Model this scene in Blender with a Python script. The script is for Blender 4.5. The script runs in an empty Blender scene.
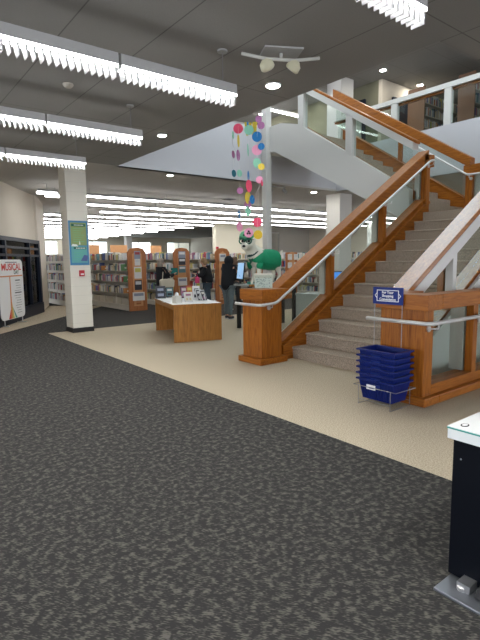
import bpy, bmesh, math, random
from math import sin, cos, pi, radians
from mathutils import Vector, Matrix, Quaternion
random.seed(7)
S = bpy.context.scene
COL = S.collection

# ------------------------------------------------------------------ camera
TH, PT, RL, CH, FPX = radians(52), radians(7.1), radians(.75), 1.52, 480.
hd = Vector((cos(TH), sin(TH), 0)); r0 = Vector((sin(TH), -cos(TH), 0))
FW = hd * cos(PT) - Vector((0, 0, 1)) * sin(PT)
u0 = r0.cross(FW)
RT = r0 * cos(RL) - u0 * sin(RL); UP = u0 * cos(RL) + r0 * sin(RL)
cd = bpy.data.cameras.new('camera'); cam = bpy.data.objects.new('camera', cd); COL.objects.link(cam)
cam.matrix_world = Matrix(((RT.x, UP.x, -FW.x, 0), (RT.y, UP.y, -FW.y, 0), (RT.z, UP.z, -FW.z, CH), (0, 0, 0, 1)))
cd.sensor_fit = 'VERTICAL'; cd.sensor_height = 36; cd.lens = 36 * FPX / 640; cd.clip_start = .05; cd.clip_end = 300
S.camera = cam
def ray(x, y): return FW * FPX + RT * (x - 240) - UP * (y - 320)
def onz(x, y, z): d = ray(x, y); t = (z - CH) / d.z; return Vector((d.x * t, d.y * t, z))
def onx(x, y, X): d = ray(x, y); t = X / d.x; return Vector((X, d.y * t, CH + d.z * t))
def ony(x, y, Y): d = ray(x, y); t = Y / d.y; return Vector((d.x * t, Y, CH + d.z * t))

# ------------------------------------------------------------------ world and exposure
W = bpy.data.worlds.new('world'); S.world = W; W.use_nodes = True
W.node_tree.nodes['Background'].inputs[0].default_value = (.86, .91, 1., 1)
W.node_tree.nodes['Background'].inputs[1].default_value = 1.9
S.view_settings.view_transform = 'Standard'; S.view_settings.look = 'None'
S.view_settings.gamma = 1; S.view_settings.use_curve_mapping = False
S.view_settings.exposure = 1.10
LAMP = 86.0        # emission of the near fluorescent rows
LAMPB = 10.0       # emission of the rows over the bookshelves
DOWN = 120.0       # emission of the recessed downlights

# ------------------------------------------------------------------ materials
MATS = {}
def newmat(name):
    m = bpy.data.materials.new(name); m.use_nodes = True; MATS[name] = m
    return m, m.node_tree.nodes, m.node_tree.links, m.node_tree.nodes['Principled BSDF']
def plain(name, c, rough=.6, metal=0, spec=.4, noise=0, nscale=20, bump=0):
    m, N, L, P = newmat(name)
    P.inputs['Base Color'].default_value = (*c, 1); P.inputs['Roughness'].default_value = rough
    P.inputs['Metallic'].default_value = metal; P.inputs['Specular IOR Level'].default_value = spec
    if noise or bump:
        tc = N.new('ShaderNodeTexCoord'); n = N.new('ShaderNodeTexNoise'); n.inputs['Scale'].default_value = nscale
        n.inputs['Detail'].default_value = 4; L.new(tc.outputs['Object'], n.inputs['Vector'])
        if noise:
            mx = N.new('ShaderNodeMix'); mx.data_type = 'RGBA'
            mx.inputs[6].default_value = (*[v * (1 - noise) for v in c], 1); mx.inputs[7].default_value = (*[min(1, v * (1 + noise)) for v in c], 1)
            L.new(n.outputs['Fac'], mx.inputs[0]); L.new(mx.outputs[2], P.inputs['Base Color'])
        if bump:
            b = N.new('ShaderNodeBump'); b.inputs['Strength'].default_value = bump; b.inputs['Distance'].default_value = .01
            L.new(n.outputs['Fac'], b.inputs['Height']); L.new(b.outputs[0], P.inputs['Normal'])
    return m
def wood(name, c1, c2, rough=.42, axis=2, coat=.08):
    m, N, L, P = newmat(name)
    tc = N.new('ShaderNodeTexCoord'); mp = N.new('ShaderNodeMapping')
    sc = [14, 14, 14]; sc[axis] = 1.1
    mp.inputs['Scale'].default_value = sc
    n = N.new('ShaderNodeTexNoise'); n.inputs['Scale'].default_value = 2.2; n.inputs['Detail'].default_value = 8; n.inputs['Distortion'].default_value = 1.2
    n2 = N.new('ShaderNodeTexNoise'); n2.inputs['Scale'].default_value = 9; n2.inputs['Detail'].default_value = 5
    mth = N.new('ShaderNodeMath'); mth.operation = 'MULTIPLY_ADD'; mth.inputs[1].default_value = .35
    r = N.new('ShaderNodeValToRGB'); r.color_ramp.elements[0].position = .42; r.color_ramp.elements[1].position = .9
    r.color_ramp.elements[0].color = (*c1, 1); r.color_ramp.elements[1].color = (*c2, 1)
    L.new(tc.outputs['Object'], mp.inputs[0]); L.new(mp.outputs[0], n.inputs['Vector']); L.new(mp.outputs[0], n2.inputs['Vector'])
    L.new(n2.outputs['Fac'], mth.inputs[0]); L.new(n.outputs['Fac'], mth.inputs[2]); L.new(mth.outputs[0], r.inputs[0])
    L.new(r.outputs[0], P.inputs['Base Color']); P.inputs['Roughness'].default_value = rough
    P.inputs['Coat Weight'].default_value = coat; P.inputs['Specular IOR Level'].default_value = .25; P.inputs['Coat Roughness'].default_value = .15
    return m
def emit(name, c, s):
    m, N, L, P = newmat(name)
    P.inputs['Base Color'].default_value = (*c, 1); P.inputs['Emission Color'].default_value = (*c, 1); P.inputs['Emission Strength'].default_value = s
    return m
OAK = ((.185, .048, .003), (.385, .130, .014))
wood('oak_x', *OAK, axis=0); wood('oak_y', *OAK, axis=1); wood('oak_z', *OAK, axis=2)
wood('desk_wood', (.21, .085, .016), (.40, .175, .038), rough=.45, coat=.1)
wood('oak_rail', *OAK, rough=.22, axis=0, coat=1.0)
wood('shelf_wood', (.30, .10, .03), (.48, .19, .07), rough=.5)
plain('orange_board', (.60, .30, .13), .6, noise=.1)
plain('brown_panel', (.20, .105, .062), .6, noise=.1)
plain('white_paint', (.62, .61, .585), .5, noise=.02)
plain('rail_white', (.60, .59, .56), .35)
plain('fascia_white', (.52, .515, .54), .6)
plain('cream_wall', (.60, .54, .45), .75, noise=.02, nscale=3)
plain('block_cream', (.70, .65, .52), .75)
plain('grey_wall', (.42, .39, .34), .75)
plain('olive_wall', (.20, .195, .135), .8)
plain('shelf_metal', (.62, .58, .50), .5)
plain('steel', (.62, .62, .62), .28, metal=.9)
plain('handrail_grey', (.58, .57, .55), .35, metal=.35)
plain('wire', (.30, .30, .31), .35, metal=.8)
plain('black', (.012, .012, .013), .5)
plain('navy_frame', (.008, .012, .024), .45, spec=.2)
plain('kiosk_navy', (.002, .003, .006), .5, spec=.12)
plain('basket_blue', (.001, .010, .115), .42, spec=.25)
plain('sign_blue', (.003, .018, .16), .4, spec=.25)
plain('white', (.8, .8, .79), .5); plain('paper', (.72, .71, .68), .7)
plain('kiosk_white', (.80, .82, .80), .25)
plain('housing', (.34, .34, .335), .5); plain('spot_white', (.5, .5, .46), .5)
plain('fixture_white', (.8, .8, .8), .5)
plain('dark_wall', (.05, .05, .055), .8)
plain('grey_counter', (.30, .32, .30), .5)
plain('teal_edge', (.05, .30, .24), .3)
plain('plate_metal', (.20, .21, .23), .35, metal=.7)
plain('red_plastic', (.45, .02, .035), .4)
plain('dog_white', (.72, .70, .60), .45)
plain('dog_green', (.005, .26, .12), .6, noise=.2, nscale=8)
plain('cap_green', (.12, .42, .22), .6); plain('dark_green', (.01, .10, .06), .5)
plain('bandana', (.01, .05, .05), .7)
plain('fabric_black', (.008, .009, .012), .9, bump=.3, nscale=30)
plain('denim', (.05, .075, .10), .85, noise=.25, nscale=25)
plain('denim_grey', (.12, .16, .18), .85, noise=.25, nscale=25)
plain('dark_trousers', (.02, .025, .035), .85)
plain('skin_tone', (.50, .28, .19), .55)
plain('hair_blonde', (.30, .19, .10), .6, noise=.3, nscale=60); plain('hair_grey', (.26, .22, .18), .6, noise=.3, nscale=60)
plain('hair_brown', (.16, .10, .065), .6, noise=.3, nscale=60)
plain('tote_cream', (.55, .50, .40), .8); plain('shoe', (.03, .03, .04), .6); plain('sole', (.5, .5, .5), .6)
plain('teal_cloth', (.02, .22, .20), .8); plain('grey_cloth', (.07, .07, .075), .9)
plain('camera_cream', (.55, .53, .38), .4)
emit('lamp', (1, 1, 1), LAMP); emit('lamp_side', (1, 1, 1), LAMP * .08); emit('lamp_back', (.98, .99, 1), LAMPB); emit('downlamp', (1, .97, .88), DOWN)
emit('screen', (.22, .42, .66), .30)
emit('screen_blue', (.05, .2, .6), .5)

def louver_mat():
    m, N, L, P = newmat('louver')
    d = N.new('ShaderNodeBsdfDiffuse'); d.inputs[0].default_value = (.42, .42, .42, 1)
    t = N.new('ShaderNodeBsdfTranslucent'); t.inputs[0].default_value = (.22, .22, .22, 1)
    mx = N.new('ShaderNodeMixShader'); mx.inputs[0].default_value = .5
    L.new(d.outputs[0], mx.inputs[1]); L.new(t.outputs[0], mx.inputs[2]); L.new(mx.outputs[0], N['Material Output'].inputs[0])
louver_mat()
def glass_mat(name, tint, ior=1.45):
    m, N, L, P = newmat(name)
    t = N.new('ShaderNodeBsdfTransparent'); t.inputs[0].default_value = (*tint, 1)
    g = N.new('ShaderNodeBsdfGlossy'); g.inputs['Roughness'].default_value = .02
    lw = N.new('ShaderNodeLayerWeight'); lw.inputs[0].default_value = .5
    pw = N.new('ShaderNodeMath'); pw.operation = 'POWER'; pw.inputs[1].default_value = 4.5; L.new(lw.outputs['Facing'], pw.inputs[0])
    f = N.new('ShaderNodeMath'); f.operation = 'MULTIPLY_ADD'; f.inputs[1].default_value = .8; f.inputs[2].default_value = .035 * (ior / 1.45) ** 4; L.new(pw.outputs[0], f.inputs[0])
    mx = N.new('ShaderNodeMixShader'); L.new(f.outputs[0], mx.inputs[0]); L.new(t.outputs[0], mx.inputs[1]); L.new(g.outputs[0], mx.inputs[2])
    L.new(mx.outputs[0], N['Material Output'].inputs[0])
glass_mat('glass', (.90, .94, .92)); glass_mat('dark_glass', (.25, .27, .30), 1.6)

def carpet():
    m, N, L, P = newmat('carpet')
    tc = N.new('ShaderNodeTexCoord'); sep = N.new('ShaderNodeSeparateXYZ'); L.new(tc.outputs['Object'], sep.inputs[0])
    def math_(op, a, b=None, c=None):
        n = N.new('ShaderNodeMath'); n.operation = op
        for i, v in enumerate((a, b, c)):
            if v is None: continue
            if isinstance(v, (int, float)): n.inputs[i].default_value = v
            else: L.new(v, n.inputs[i])
        return n.outputs[0]
    # --- dark carpet: small light dashes in clusters
    rot = N.new('ShaderNodeVectorRotate'); rot.rotation_type = 'Z_AXIS'; rot.inputs['Angle'].default_value = radians(-38)
    L.new(tc.outputs['Object'], rot.inputs[0])
    mp = N.new('ShaderNodeMapping'); mp.inputs['Scale'].default_value = (190, 34, 1); L.new(rot.outputs[0], mp.inputs[0])
    n1 = N.new('ShaderNodeTexNoise'); n1.inputs['Scale'].default_value = 1; n1.inputs['Detail'].default_value = 1; L.new(mp.outputs[0], n1.inputs['Vector'])
    n2 = N.new('ShaderNodeTexNoise'); n2.inputs['Scale'].default_value = 24; n2.inputs['Detail'].default_value = 2; L.new(tc.outputs['Object'], n2.inputs['Vector'])
    s = math_('MULTIPLY_ADD', n2.outputs['Fac'], 1.0, n1.outputs['Fac'])
    ramp = N.new('ShaderNodeValToRGB'); ramp.color_ramp.elements[0].position = .96; ramp.color_ramp.elements[1].position = 1.16
    ramp.color_ramp.elements[0].position = .50; ramp.color_ramp.elements[1].position = .60
    hs = math_('MULTIPLY', s, .5); L.new(hs, ramp.inputs[0])
    ramp.color_ramp.elements[0].color = (.033, .032, .031, 1); ramp.color_ramp.elements[1].color = (.108, .101, .088, 1)
    # --- beige carpet
    n3 = N.new('ShaderNodeTexNoise'); n3.inputs['Scale'].default_value = 90; n3.inputs['Detail'].default_value = 3; L.new(tc.outputs['Object'], n3.inputs['Vector'])
    rb = N.new('ShaderNodeValToRGB'); rb.color_ramp.elements[0].position = .3; rb.color_ramp.elements[1].position = .7
    rb.color_ramp.elements[0].color = (.30, .25, .18, 1); rb.color_ramp.elements[1].color = (.58, .50, .375, 1); L.new(n3.outputs['Fac'], rb.inputs[0])
    X, Y = sep.outputs[0], sep.outputs[1]
    a = math_('MULTIPLY', math_('GREATER_THAN', X, 3.06), math_('LESS_THAN', Y, 10.7))
    # beige walk along the angled wall on the left:  distance from the line through (2.27,11.49)-(4.59,14.07)
    k = math_('SUBTRACT', math_('MULTIPLY', math_('SUBTRACT', Y, 11.35), .668), math_('MULTIPLY', math_('SUBTRACT', X, 2.27), .744))
    b = math_('MULTIPLY', math_('GREATER_THAN', k, 0), math_('LESS_THAN', math_('MULTIPLY_ADD', X, .9, Y), 22.2))
    msk = math_('MAXIMUM', a, b)
    mx = N.new('ShaderNodeMix'); mx.data_type = 'RGBA'; L.new(msk, mx.inputs[0]); L.new(ramp.outputs[0], mx.inputs[6]); L.new(rb.outputs[0], mx.inputs[7])
    L.new(mx.outputs[2], P.inputs['Base Color']); P.inputs['Roughness'].default_value = .95; P.inputs['Specular IOR Level'].default_value = .1
    bp = N.new('ShaderNodeBump'); bp.inputs['Strength'].default_value = .3; bp.inputs['Distance'].default_value = .004
    L.new(n3.outputs['Fac'], bp.inputs['Height']); L.new(bp.outputs[0], P.inputs['Normal'])
carpet()
def stair_carpet():
    m, N, L, P = newmat('stair_carpet')
    tc = N.new('ShaderNodeTexCoord'); n3 = N.new('ShaderNodeTexNoise'); n3.inputs['Scale'].default_value = 110; n3.inputs['Detail'].default_value = 3
    L.new(tc.outputs['Object'], n3.inputs['Vector'])
    rb = N.new('ShaderNodeValToRGB'); rb.color_ramp.elements[0].position = .3; rb.color_ramp.elements[1].position = .7
    rb.color_ramp.elements[0].color = (.15, .12, .088, 1); rb.color_ramp.elements[1].color = (.50, .41, .325, 1); L.new(n3.outputs['Fac'], rb.inputs[0])
    L.new(rb.outputs[0], P.inputs['Base Color']); P.inputs['Roughness'].default_value = .95; P.inputs['Specular IOR Level'].default_value = .1
stair_carpet()
def ceiling_mat(name, c, sx, sy, ox, oy, line=(.10, .095, .09), w=.012):
    m, N, L, P = newmat(name)
    tc = N.new('ShaderNodeTexCoord'); sep = N.new('ShaderNodeSeparateXYZ'); L.new(tc.outputs['Object'], sep.inputs[0])
    def mm(op, a, b):
        n = N.new('ShaderNodeMath'); n.operation = op
        for i, v in enumerate((a, b)):
            if isinstance(v, (int, float)): n.inputs[i].default_value = v
            else: L.new(v, n.inputs[i])
        return n.outputs[0]
    gx = mm('LESS_THAN', mm('FLOORED_MODULO', mm('SUBTRACT', sep.outputs[0], ox), sx), w)
    gy = mm('LESS_THAN', mm('FLOORED_MODULO', mm('SUBTRACT', sep.outputs[1], oy), sy), w)
    g = mm('MAXIMUM', gx, gy)
    n = N.new('ShaderNodeTexNoise'); n.inputs['Scale'].default_value = 60; L.new(tc.outputs['Object'], n.inputs['Vector'])
    mx0 = N.new('ShaderNodeMix'); mx0.data_type = 'RGBA'; L.new(n.outputs['Fac'], mx0.inputs[0])
    mx0.inputs[6].default_value = (*[v * .93 for v in c], 1); mx0.inputs[7].default_value = (*[v * 1.07 for v in c], 1)
    mx = N.new('ShaderNodeMix'); mx.data_type = 'RGBA'; L.new(g, mx.inputs[0]); L.new(mx0.outputs[2], mx.inputs[6]); mx.inputs[7].default_value = (*line, 1)
    L.new(mx.outputs[2], P.inputs['Base Color']); P.inputs['Roughness'].default_value = .9
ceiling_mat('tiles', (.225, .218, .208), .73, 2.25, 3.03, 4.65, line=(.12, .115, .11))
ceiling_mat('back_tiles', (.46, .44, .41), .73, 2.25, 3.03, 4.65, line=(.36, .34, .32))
ceiling_mat('upper_tiles', (.26, .25, .235), 1.2, 1.2, .2, .3, line=(.18, .17, .16))
def block_mat():
    m, N, L, P = newmat('painted_block')
    tc = N.new('ShaderNodeTexCoord'); sep = N.new('ShaderNodeSeparateXYZ'); L.new(tc.outputs['Object'], sep.inputs[0])
    f = N.new('ShaderNodeMath'); f.operation = 'FLOORED_MODULO'; f.inputs[1].default_value = .2; L.new(sep.outputs[2], f.inputs[0])
    g = N.new('ShaderNodeMath'); g.operation = 'LESS_THAN'; g.inputs[1].default_value = .008; L.new(f.outputs[0], g.inputs[0])
    mx = N.new('ShaderNodeMix'); mx.data_type = 'RGBA'; L.new(g.outputs[0], mx.inputs[0])
    mx.inputs[6].default_value = (.66, .63, .55, 1); mx.inputs[7].default_value = (.58, .555, .485, 1)
    L.new(mx.outputs[2], P.inputs['Base Color']); P.inputs['Roughness'].default_value = .6
block_mat()
def wire_mesh_tile(): pass

# ------------------------------------------------------------------ mesh helpers
class MB:
    def __init__(s): s.v = []; s.f = []; s.m = []
    def add(s, vs, fs, mi=0):
        o = len(s.v); s.v += [tuple(p) for p in vs]
        for f in fs: s.f.append([i + o for i in f]); s.m.append(mi)
    def box(s, x0, x1, y0, y1, z0, z1, mi=0, M=None):
        vs = [Vector((x, y, z)) for x in (x0, x1) for y in (y0, y1) for z in (z0, z1)]
        if M is not None: vs = [M @ v for v in vs]
        s.add(vs, [(0, 1, 3, 2), (4, 6, 7, 5), (0, 4, 5, 1), (2, 3, 7, 6), (0, 2, 6, 4), (1, 5, 7, 3)], mi); return s
    def prism(s, pts, axis, a, b, mi=0):
        # pts: 2d outline in the other two axes (x,z for axis y; y,z for axis x; x,y for axis z)
        def mk(p, t): return {'x': (t, p[0], p[1]), 'y': (p[0], t, p[1]), 'z': (p[0], p[1], t)}[axis]
        n = len(pts); vs = [mk(p, a) for p in pts] + [mk(p, b) for p in pts]
        s.add(vs, [tuple(range(n)), tuple(range(2 * n - 1, n - 1, -1))] + [(i, i + n, (i + 1) % n + n, (i + 1) % n) for i in range(n)], mi); return s
    def tube(s, pts, r, n=10, mi=0, cap=True):
        pts = [Vector(p) for p in pts]; rs = r if isinstance(r, (list, tuple)) else [r] * len(pts)
        rings = []; prev = None
        for i, p in enumerate(pts):
            d = (pts[min(i + 1, len(pts) - 1)] - pts[max(i - 1, 0)]).normalized()
            if prev is None: a = d.orthogonal().normalized()
            else: a = (prev - d * prev.dot(d)).normalized()
            prev = a; b = d.cross(a)
            rings.append([p + (a * cos(2 * pi * k / n) + b * sin(2 * pi * k / n)) * rs[i] for k in range(n)])
        vs = [v for g in rings for v in g]; fs = []
        for i in range(len(rings) - 1):
            for k in range(n): fs.append((i * n + k, i * n + (k + 1) % n, (i + 1) * n + (k + 1) % n, (i + 1) * n + k))
        if cap: fs += [tuple(range(n - 1, -1, -1)), tuple((len(rings) - 1) * n + k for k in range(n))]
        s.add(vs, fs, mi); return s
    def lathe(s, prof, c=(0, 0, 0), n=20, mi=0, sx=1, sy=1):
        vs = []; fs = []
        for r, z in prof:
            for k in range(n): vs.append((c[0] + r * sx * cos(2 * pi * k / n), c[1] + r * sy * sin(2 * pi * k / n), c[2] + z))
        for i in range(len(prof) - 1):
            for k in range(n): fs.append((i * n + k, i * n + (k + 1) % n, (i + 1) * n + (k + 1) % n, (i + 1) * n + k))
        fs += [tuple(range(n - 1, -1, -1)), tuple((len(prof) - 1) * n + k for k in range(n))]
        s.add(vs, fs, mi); return s
    def ball(s, c, r, n=14, mi=0):
        rx, ry, rz = r if isinstance(r, (tuple, list)) else (r, r, r)
        prof = [(max(.02, sin(pi * i / 8)), -cos(pi * i / 8)) for i in range(9)]
        vs = []; fs = []
        for q, z in prof:
            for k in range(n): vs.append((c[0] + rx * q * cos(2 * pi * k / n), c[1] + ry * q * sin(2 * pi * k / n), c[2] + rz * z))
        for i in range(8):
            for k in range(n): fs.append((i * n + k, i * n + (k + 1) % n, (i + 1) * n + (k + 1) % n, (i + 1) * n + k))
        fs += [tuple(range(n - 1, -1, -1)), tuple(8 * n + k for k in range(n))]
        s.add(vs, fs, mi); return s
    def build(s, name, mats, parent=None, bevel=0, smooth=False, origin=None):
        me = bpy.data.meshes.new(name); o0 = Vector(origin) if origin else Vector((0, 0, 0))
        me.from_pydata([Vector(v) - o0 for v in s.v], [], s.f); me.update()
        bm = bmesh.new(); bm.from_mesh(me); bmesh.ops.recalc_face_normals(bm, faces=bm.faces[:]); bm.to_mesh(me); bm.free()
        if isinstance(mats, str): mats = [mats]
        for q in mats: me.materials.append(MATS[q])
        for p, mi in zip(me.polygons, s.m): p.material_index = mi; p.use_smooth = smooth
        o = bpy.data.objects.new(name, me); COL.objects.link(o); o.location = o0
        if parent is not None: o.parent = parent
        if bevel:
            b = o.modifiers.new('bevel', 'BEVEL'); b.width = bevel; b.segments = 2; b.limit_method = 'ANGLE'
        return o
def tag(o, label=None, cat=None, group=None, kind=None):
    if label: o['label'] = label
    if cat: o['category'] = cat
    if group: o['group'] = group
    if kind: o['kind'] = kind
    return o
def thing(name, label, cat, loc=(0, 0, 0), rz=0, group=None):
    o = bpy.data.objects.new(name, None); COL.objects.link(o); o.location = loc; o.rotation_euler = (0, 0, rz); o.empty_display_size = .1
    return tag(o, label, cat, group)
def struct(name, mb, mats, parent=None, **k):
    o = mb.build(name, mats, parent, **k)
    if parent is None: o['kind'] = 'structure'
    return o
def bx(*a): return MB().box(*a)
def copy_tree(o, parent=None):
    c = o.copy(); COL.objects.link(c)
    if parent is not None: c.parent = parent
    for ch in list(o.children): copy_tree(ch, c)
    return c
def text(s, size, mat, parent, loc, rot, name='lettering', ext=.0008, sp=1.0, al='CENTER', sx=1):
    cu = bpy.data.curves.new(name, 'FONT'); cu.body = s; cu.size = size; cu.extrude = ext; cu.offset = size * .02; cu.align_x = al; cu.align_y = 'CENTER'; cu.space_line = sp
    cu.materials.append(MATS[mat]); o = bpy.data.objects.new(name, cu); COL.objects.link(o); o.parent = parent; o.location = loc; o.rotation_euler = rot
    o.scale = (sx, 1, 1); bpy.context.view_layer.update()
    me = bpy.data.meshes.new_from_object(o.evaluated_get(bpy.context.evaluated_depsgraph_get())); me.name = name
    n = bpy.data.objects.new(name, me); COL.objects.link(n); n.parent = parent; n.location = loc; n.rotation_euler = rot; n.scale = (sx, 1, 1); bpy.data.objects.remove(o); return n
def skin(name, pts, edges, mat, parent, root, sub=2):
    keys = list(pts); me = bpy.data.meshes.new(name)
    me.from_pydata([pts[k][:3] for k in keys], [(keys.index(a), keys.index(b)) for a, b in edges], [])
    o = bpy.data.objects.new(name, me); COL.objects.link(o); me.materials.append(MATS[mat])
    if parent is not None: o.parent = parent
    o.modifiers.new('skin', 'SKIN').use_smooth_shade = True
    for sv, k in zip(me.skin_vertices[0].data if len(me.skin_vertices) else [], keys): pass
    if not len(me.skin_vertices):
        bm = bmesh.new(); bm.from_mesh(me); bm.verts.layers.skin.verify(); bm.to_mesh(me); bm.free()
    for sv, k in zip(me.skin_vertices[0].data, keys):
        r = pts[k][3]; sv.radius = r if isinstance(r, tuple) else (r, r); sv.use_root = (k == root)
    m = o.modifiers.new('sub', 'SUBSURF'); m.levels = sub; m.render_levels = sub
    return o

# ------------------------------------------------------------------ room shell
CZ, Z2, CU = 3.55, 4.6, 7.0          # low ceiling, upper floor, upper ceiling
AX0, AX1, AY0, AY1 = 4.48, 11.5, 2.62, 9.9   # stair well
struct('floor', bx(-9, 26, -9, 41, -.1, 0), 'carpet')
def ring(z0, z1, part=0):
    if part == 1: return MB().box(-9, AX0, -9, AY1, z0, z1).box(AX0, 26, -9, AY0, z0, z1)
    if part == 2: return MB().box(-9, 26, AY1, 41, z0, z1).box(AX1, 26, AY0, AY1, z0, z1)
    m = MB(); m.box(-9, AX0, -9, 41, z0, z1); m.box(AX0, 26, -9, AY0, z0, z1); m.box(AX0, 26, AY1, 41, z0, z1); m.box(AX1, 26, AY0, AY1, z0, z1); return m
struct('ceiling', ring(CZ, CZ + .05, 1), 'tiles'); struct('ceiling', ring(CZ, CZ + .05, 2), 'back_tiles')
up = struct('floor', ring(CZ + .05, Z2), 'fascia_white')
t = MB(); t.box(AX0, 8.52, AY1 - .02, AY1 + .16, CZ, 4.93); t.box(AX1 - .02, AX1 + .1, AY0, AY1 - .02, CZ, 4.72); t.box(AX0 + .001, AX0 + .02, AY0, AY1 - .02, CZ + .04, 4.7); t.box(AX0, AX1 - .02, AY0 + .001, AY0 + .02, CZ + .04, 4.7)
struct('trim_1', t, 'fascia_white')
m = MB(); m.box(-9, 6, -9, 41, CU, CU + .1); m.box(6, 11, -9, 3, CU, CU + .1); m.box(6, 11, 9.3, 41, CU, CU + .1); m.box(11, 26, -9, 41, CU, CU + .1)
struct('ceiling', m, 'upper_tiles')
m = MB(); m.box(5.9, 6, 2.9, 9.4, CU, CU + .5); m.box(11, 11.1, 2.9, 9.4, CU, CU + .5); m.box(6, 11, 2.9, 3, CU, CU + .5); m.box(6, 11, 9.3, 9.4, CU, CU + .5)
for k in range(1, 4): m.box(6, 11, 3 + k * 1.575 - .04, 3 + k * 1.575 + .04, CU + .4, CU + .5)
struct('window_6', m, 'rail_white'); struct('window_7', bx(5.9, 11.1, 2.9, 9.4, CU + .5, CU + .51), 'glass')
# outer walls
struct('wall_right', bx(24, 24.2, -9, 41, 0, CU), 'cream_wall')
m = MB(); m.box(-9, 26, 38, 38.2, 0, 1.9); m.box(-9, 26, 38, 38.2, 3.2, CU)
for x in range(-8, 26, 4): m.box(x, x + 1.6, 38, 38.2, 1.9, 3.2)
struct('wall_back', m, 'block_cream')
m = MB()
for x in range(-8, 26, 4):
    m.box(x + 1.6, x + 4, 38.02, 38.08, 1.9, 1.96); m.box(x + 1.6, x + 4, 38.02, 38.08, 3.14, 3.2); m.box(x + 2.75, x + 2.81, 38.02, 38.08, 1.96, 3.14)
struct('window_1', m, 'rail_white'); struct('window_2', bx(-9, 26, 38.1, 38.11, 1.9, 3.2), 'glass')
m = MB(); m.box(15, 18.4, 21.2, 21.5, 0, CZ); m.box(18.1, 18.4, 21.5, 23, 0, CZ)
struct('wall_center', m, 'block_cream')
m = MB(); m.box(18.4, 19.9, 23, 23.2, 0, CZ); m.box(21.3, 24, 23, 23.2, 0, CZ); m.box(19.9, 21.3, 23, 23.2, 0, 1.9); m.box(19.9, 21.3, 23, 23.2, 3.25, CZ)
struct('wall_north', m, 'grey_wall')
m = MB(); m.box(19.9, 21.3, 23.05, 23.12, 1.9, 1.96); m.box(19.9, 21.3, 23.05, 23.12, 3.19, 3.25); m.box(20.57, 20.63, 23.05, 23.12, 1.96, 3.19)
struct('window_3', m, 'rail_white')
# upper storey room block
m = MB(); m.box(13.1, 13.25, 9.63, 20, Z2, CU); struct('wall_upper', m, 'olive_wall')
struct('wall_upper_right', bx(13.1, 24, 9.5, 9.63, Z2, CU), 'cream_wall')
d = struct('door_1', bx(13.02, 13.1, 10.1, 11.1, Z2, 6.55), 'navy_frame'); d2 = bx(13.0, 13.02, 10.2, 11.0, Z2 + .1, 6.42).build('pane', 'rail_white', d)
d = struct('door_2', bx(13.6, 14.4, 9.42, 9.5, Z2, 6.55), 'navy_frame')

# angled storefront wall on the left
PA, PB = Vector((4.30, 15.51, 0)), Vector((2.498, 12.582, 0))
dv = (PB - PA).normalized(); ang = math.atan2(dv.y, dv.x); nv = Vector((dv.y, -dv.x, 0))
if nv.dot(-PA) < 0: nv = -nv
MW = Matrix.Translation(PA) @ Matrix.Rotation(ang, 4, 'Z')       # local x runs along the wall towards the camera
side = 1 if (Matrix.Rotation(ang, 3, 'Z') @ Vector((0, 1, 0))).dot(nv) > 0 else -1
def wl(m, x0, x1, y0, y1, z0, z1): m.box(x0, x1, *sorted((y0 * side, y1 * side)), z0, z1, 0, MW)
m = MB(); wl(m, 0, 9, -.25, -.05, 2.19, CZ); wl(m, 0, .03, -.25, -.05, 0, 2.19); wl(m, 3.9, 9, -.25, -.05, 0, 2.19)
struct('wall_left', m, 'cream_wall')
m = MB(); m.prism([(4.33, 15.56), (5.18, 17.75), (4.9, 17.9), (4.0, 17.9), (4.02, 15.6)], 'z', 0, CZ)
struct('wall_left', m, 'cream_wall')
def wx(px, y=300):                 # local x of a picture column on the storefront plane
    r = ray(px, y); n = nv; t = PA.dot(n) / r.dot(n); p = r * t; return (Vector((p.x, p.y, 0)) - PA).dot(dv)
m = MB()
xs = [(0, .14), (wx(31.5), wx(31.5) + .07), (wx(8), wx(8) + .1), (3.3, 3.4), (3.8, 3.9)]
for a, b in xs: wl(m, a, b, -.06, .06, .3, 2.19)
wl(m, 0, 3.9, -.06, .06, 2.09, 2.19); wl(m, 0, 3.9, -.06, .05, 1.9, 1.96); wl(m, 0, 3.9, -.06, .05, 1.70, 1.76); wl(m, 0, 3.9, -.08, .08, 0, .32)
struct('window_4', m, 'navy_frame')
m = MB(); wl(m, .1, 3.85, -.02, -.01, .3, 2.12); struct('window_5', m, 'dark_glass')
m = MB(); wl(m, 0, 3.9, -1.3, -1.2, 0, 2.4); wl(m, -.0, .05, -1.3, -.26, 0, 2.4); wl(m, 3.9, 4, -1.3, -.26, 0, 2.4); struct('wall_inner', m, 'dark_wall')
# square columns
def column(name, x0, x1, y0, y1, z1, mat):
    c = struct(name, bx(x0, x1, y0, y1, 0, z1), mat, bevel=.008); return c
c = MB(); c.box(3.5, 3.95, 10.35, 10.78, .1, CZ); struct('trim_2', c, 'painted_block', bevel=.01)
struct('baseboard_column', bx(3.49, 3.96, 10.34, 10.79, 0, .1), 'black')
struct('trim_3', bx(8.49, 8.67, 9.67, 9.85, 0, CU), 'rail_white', bevel=.01)
struct('trim_4', bx(11.88, 12.45, 10.08, 10.65, 0, CU), 'white_paint', bevel=.01)
struct('trim_5', bx(15.6, 16.05, 33.5, 33.95, 0, CZ), 'white_paint')
struct('trim_6', bx(20.4, 20.9, 15, 15.5, 0, CZ), 'white_paint')

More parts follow.
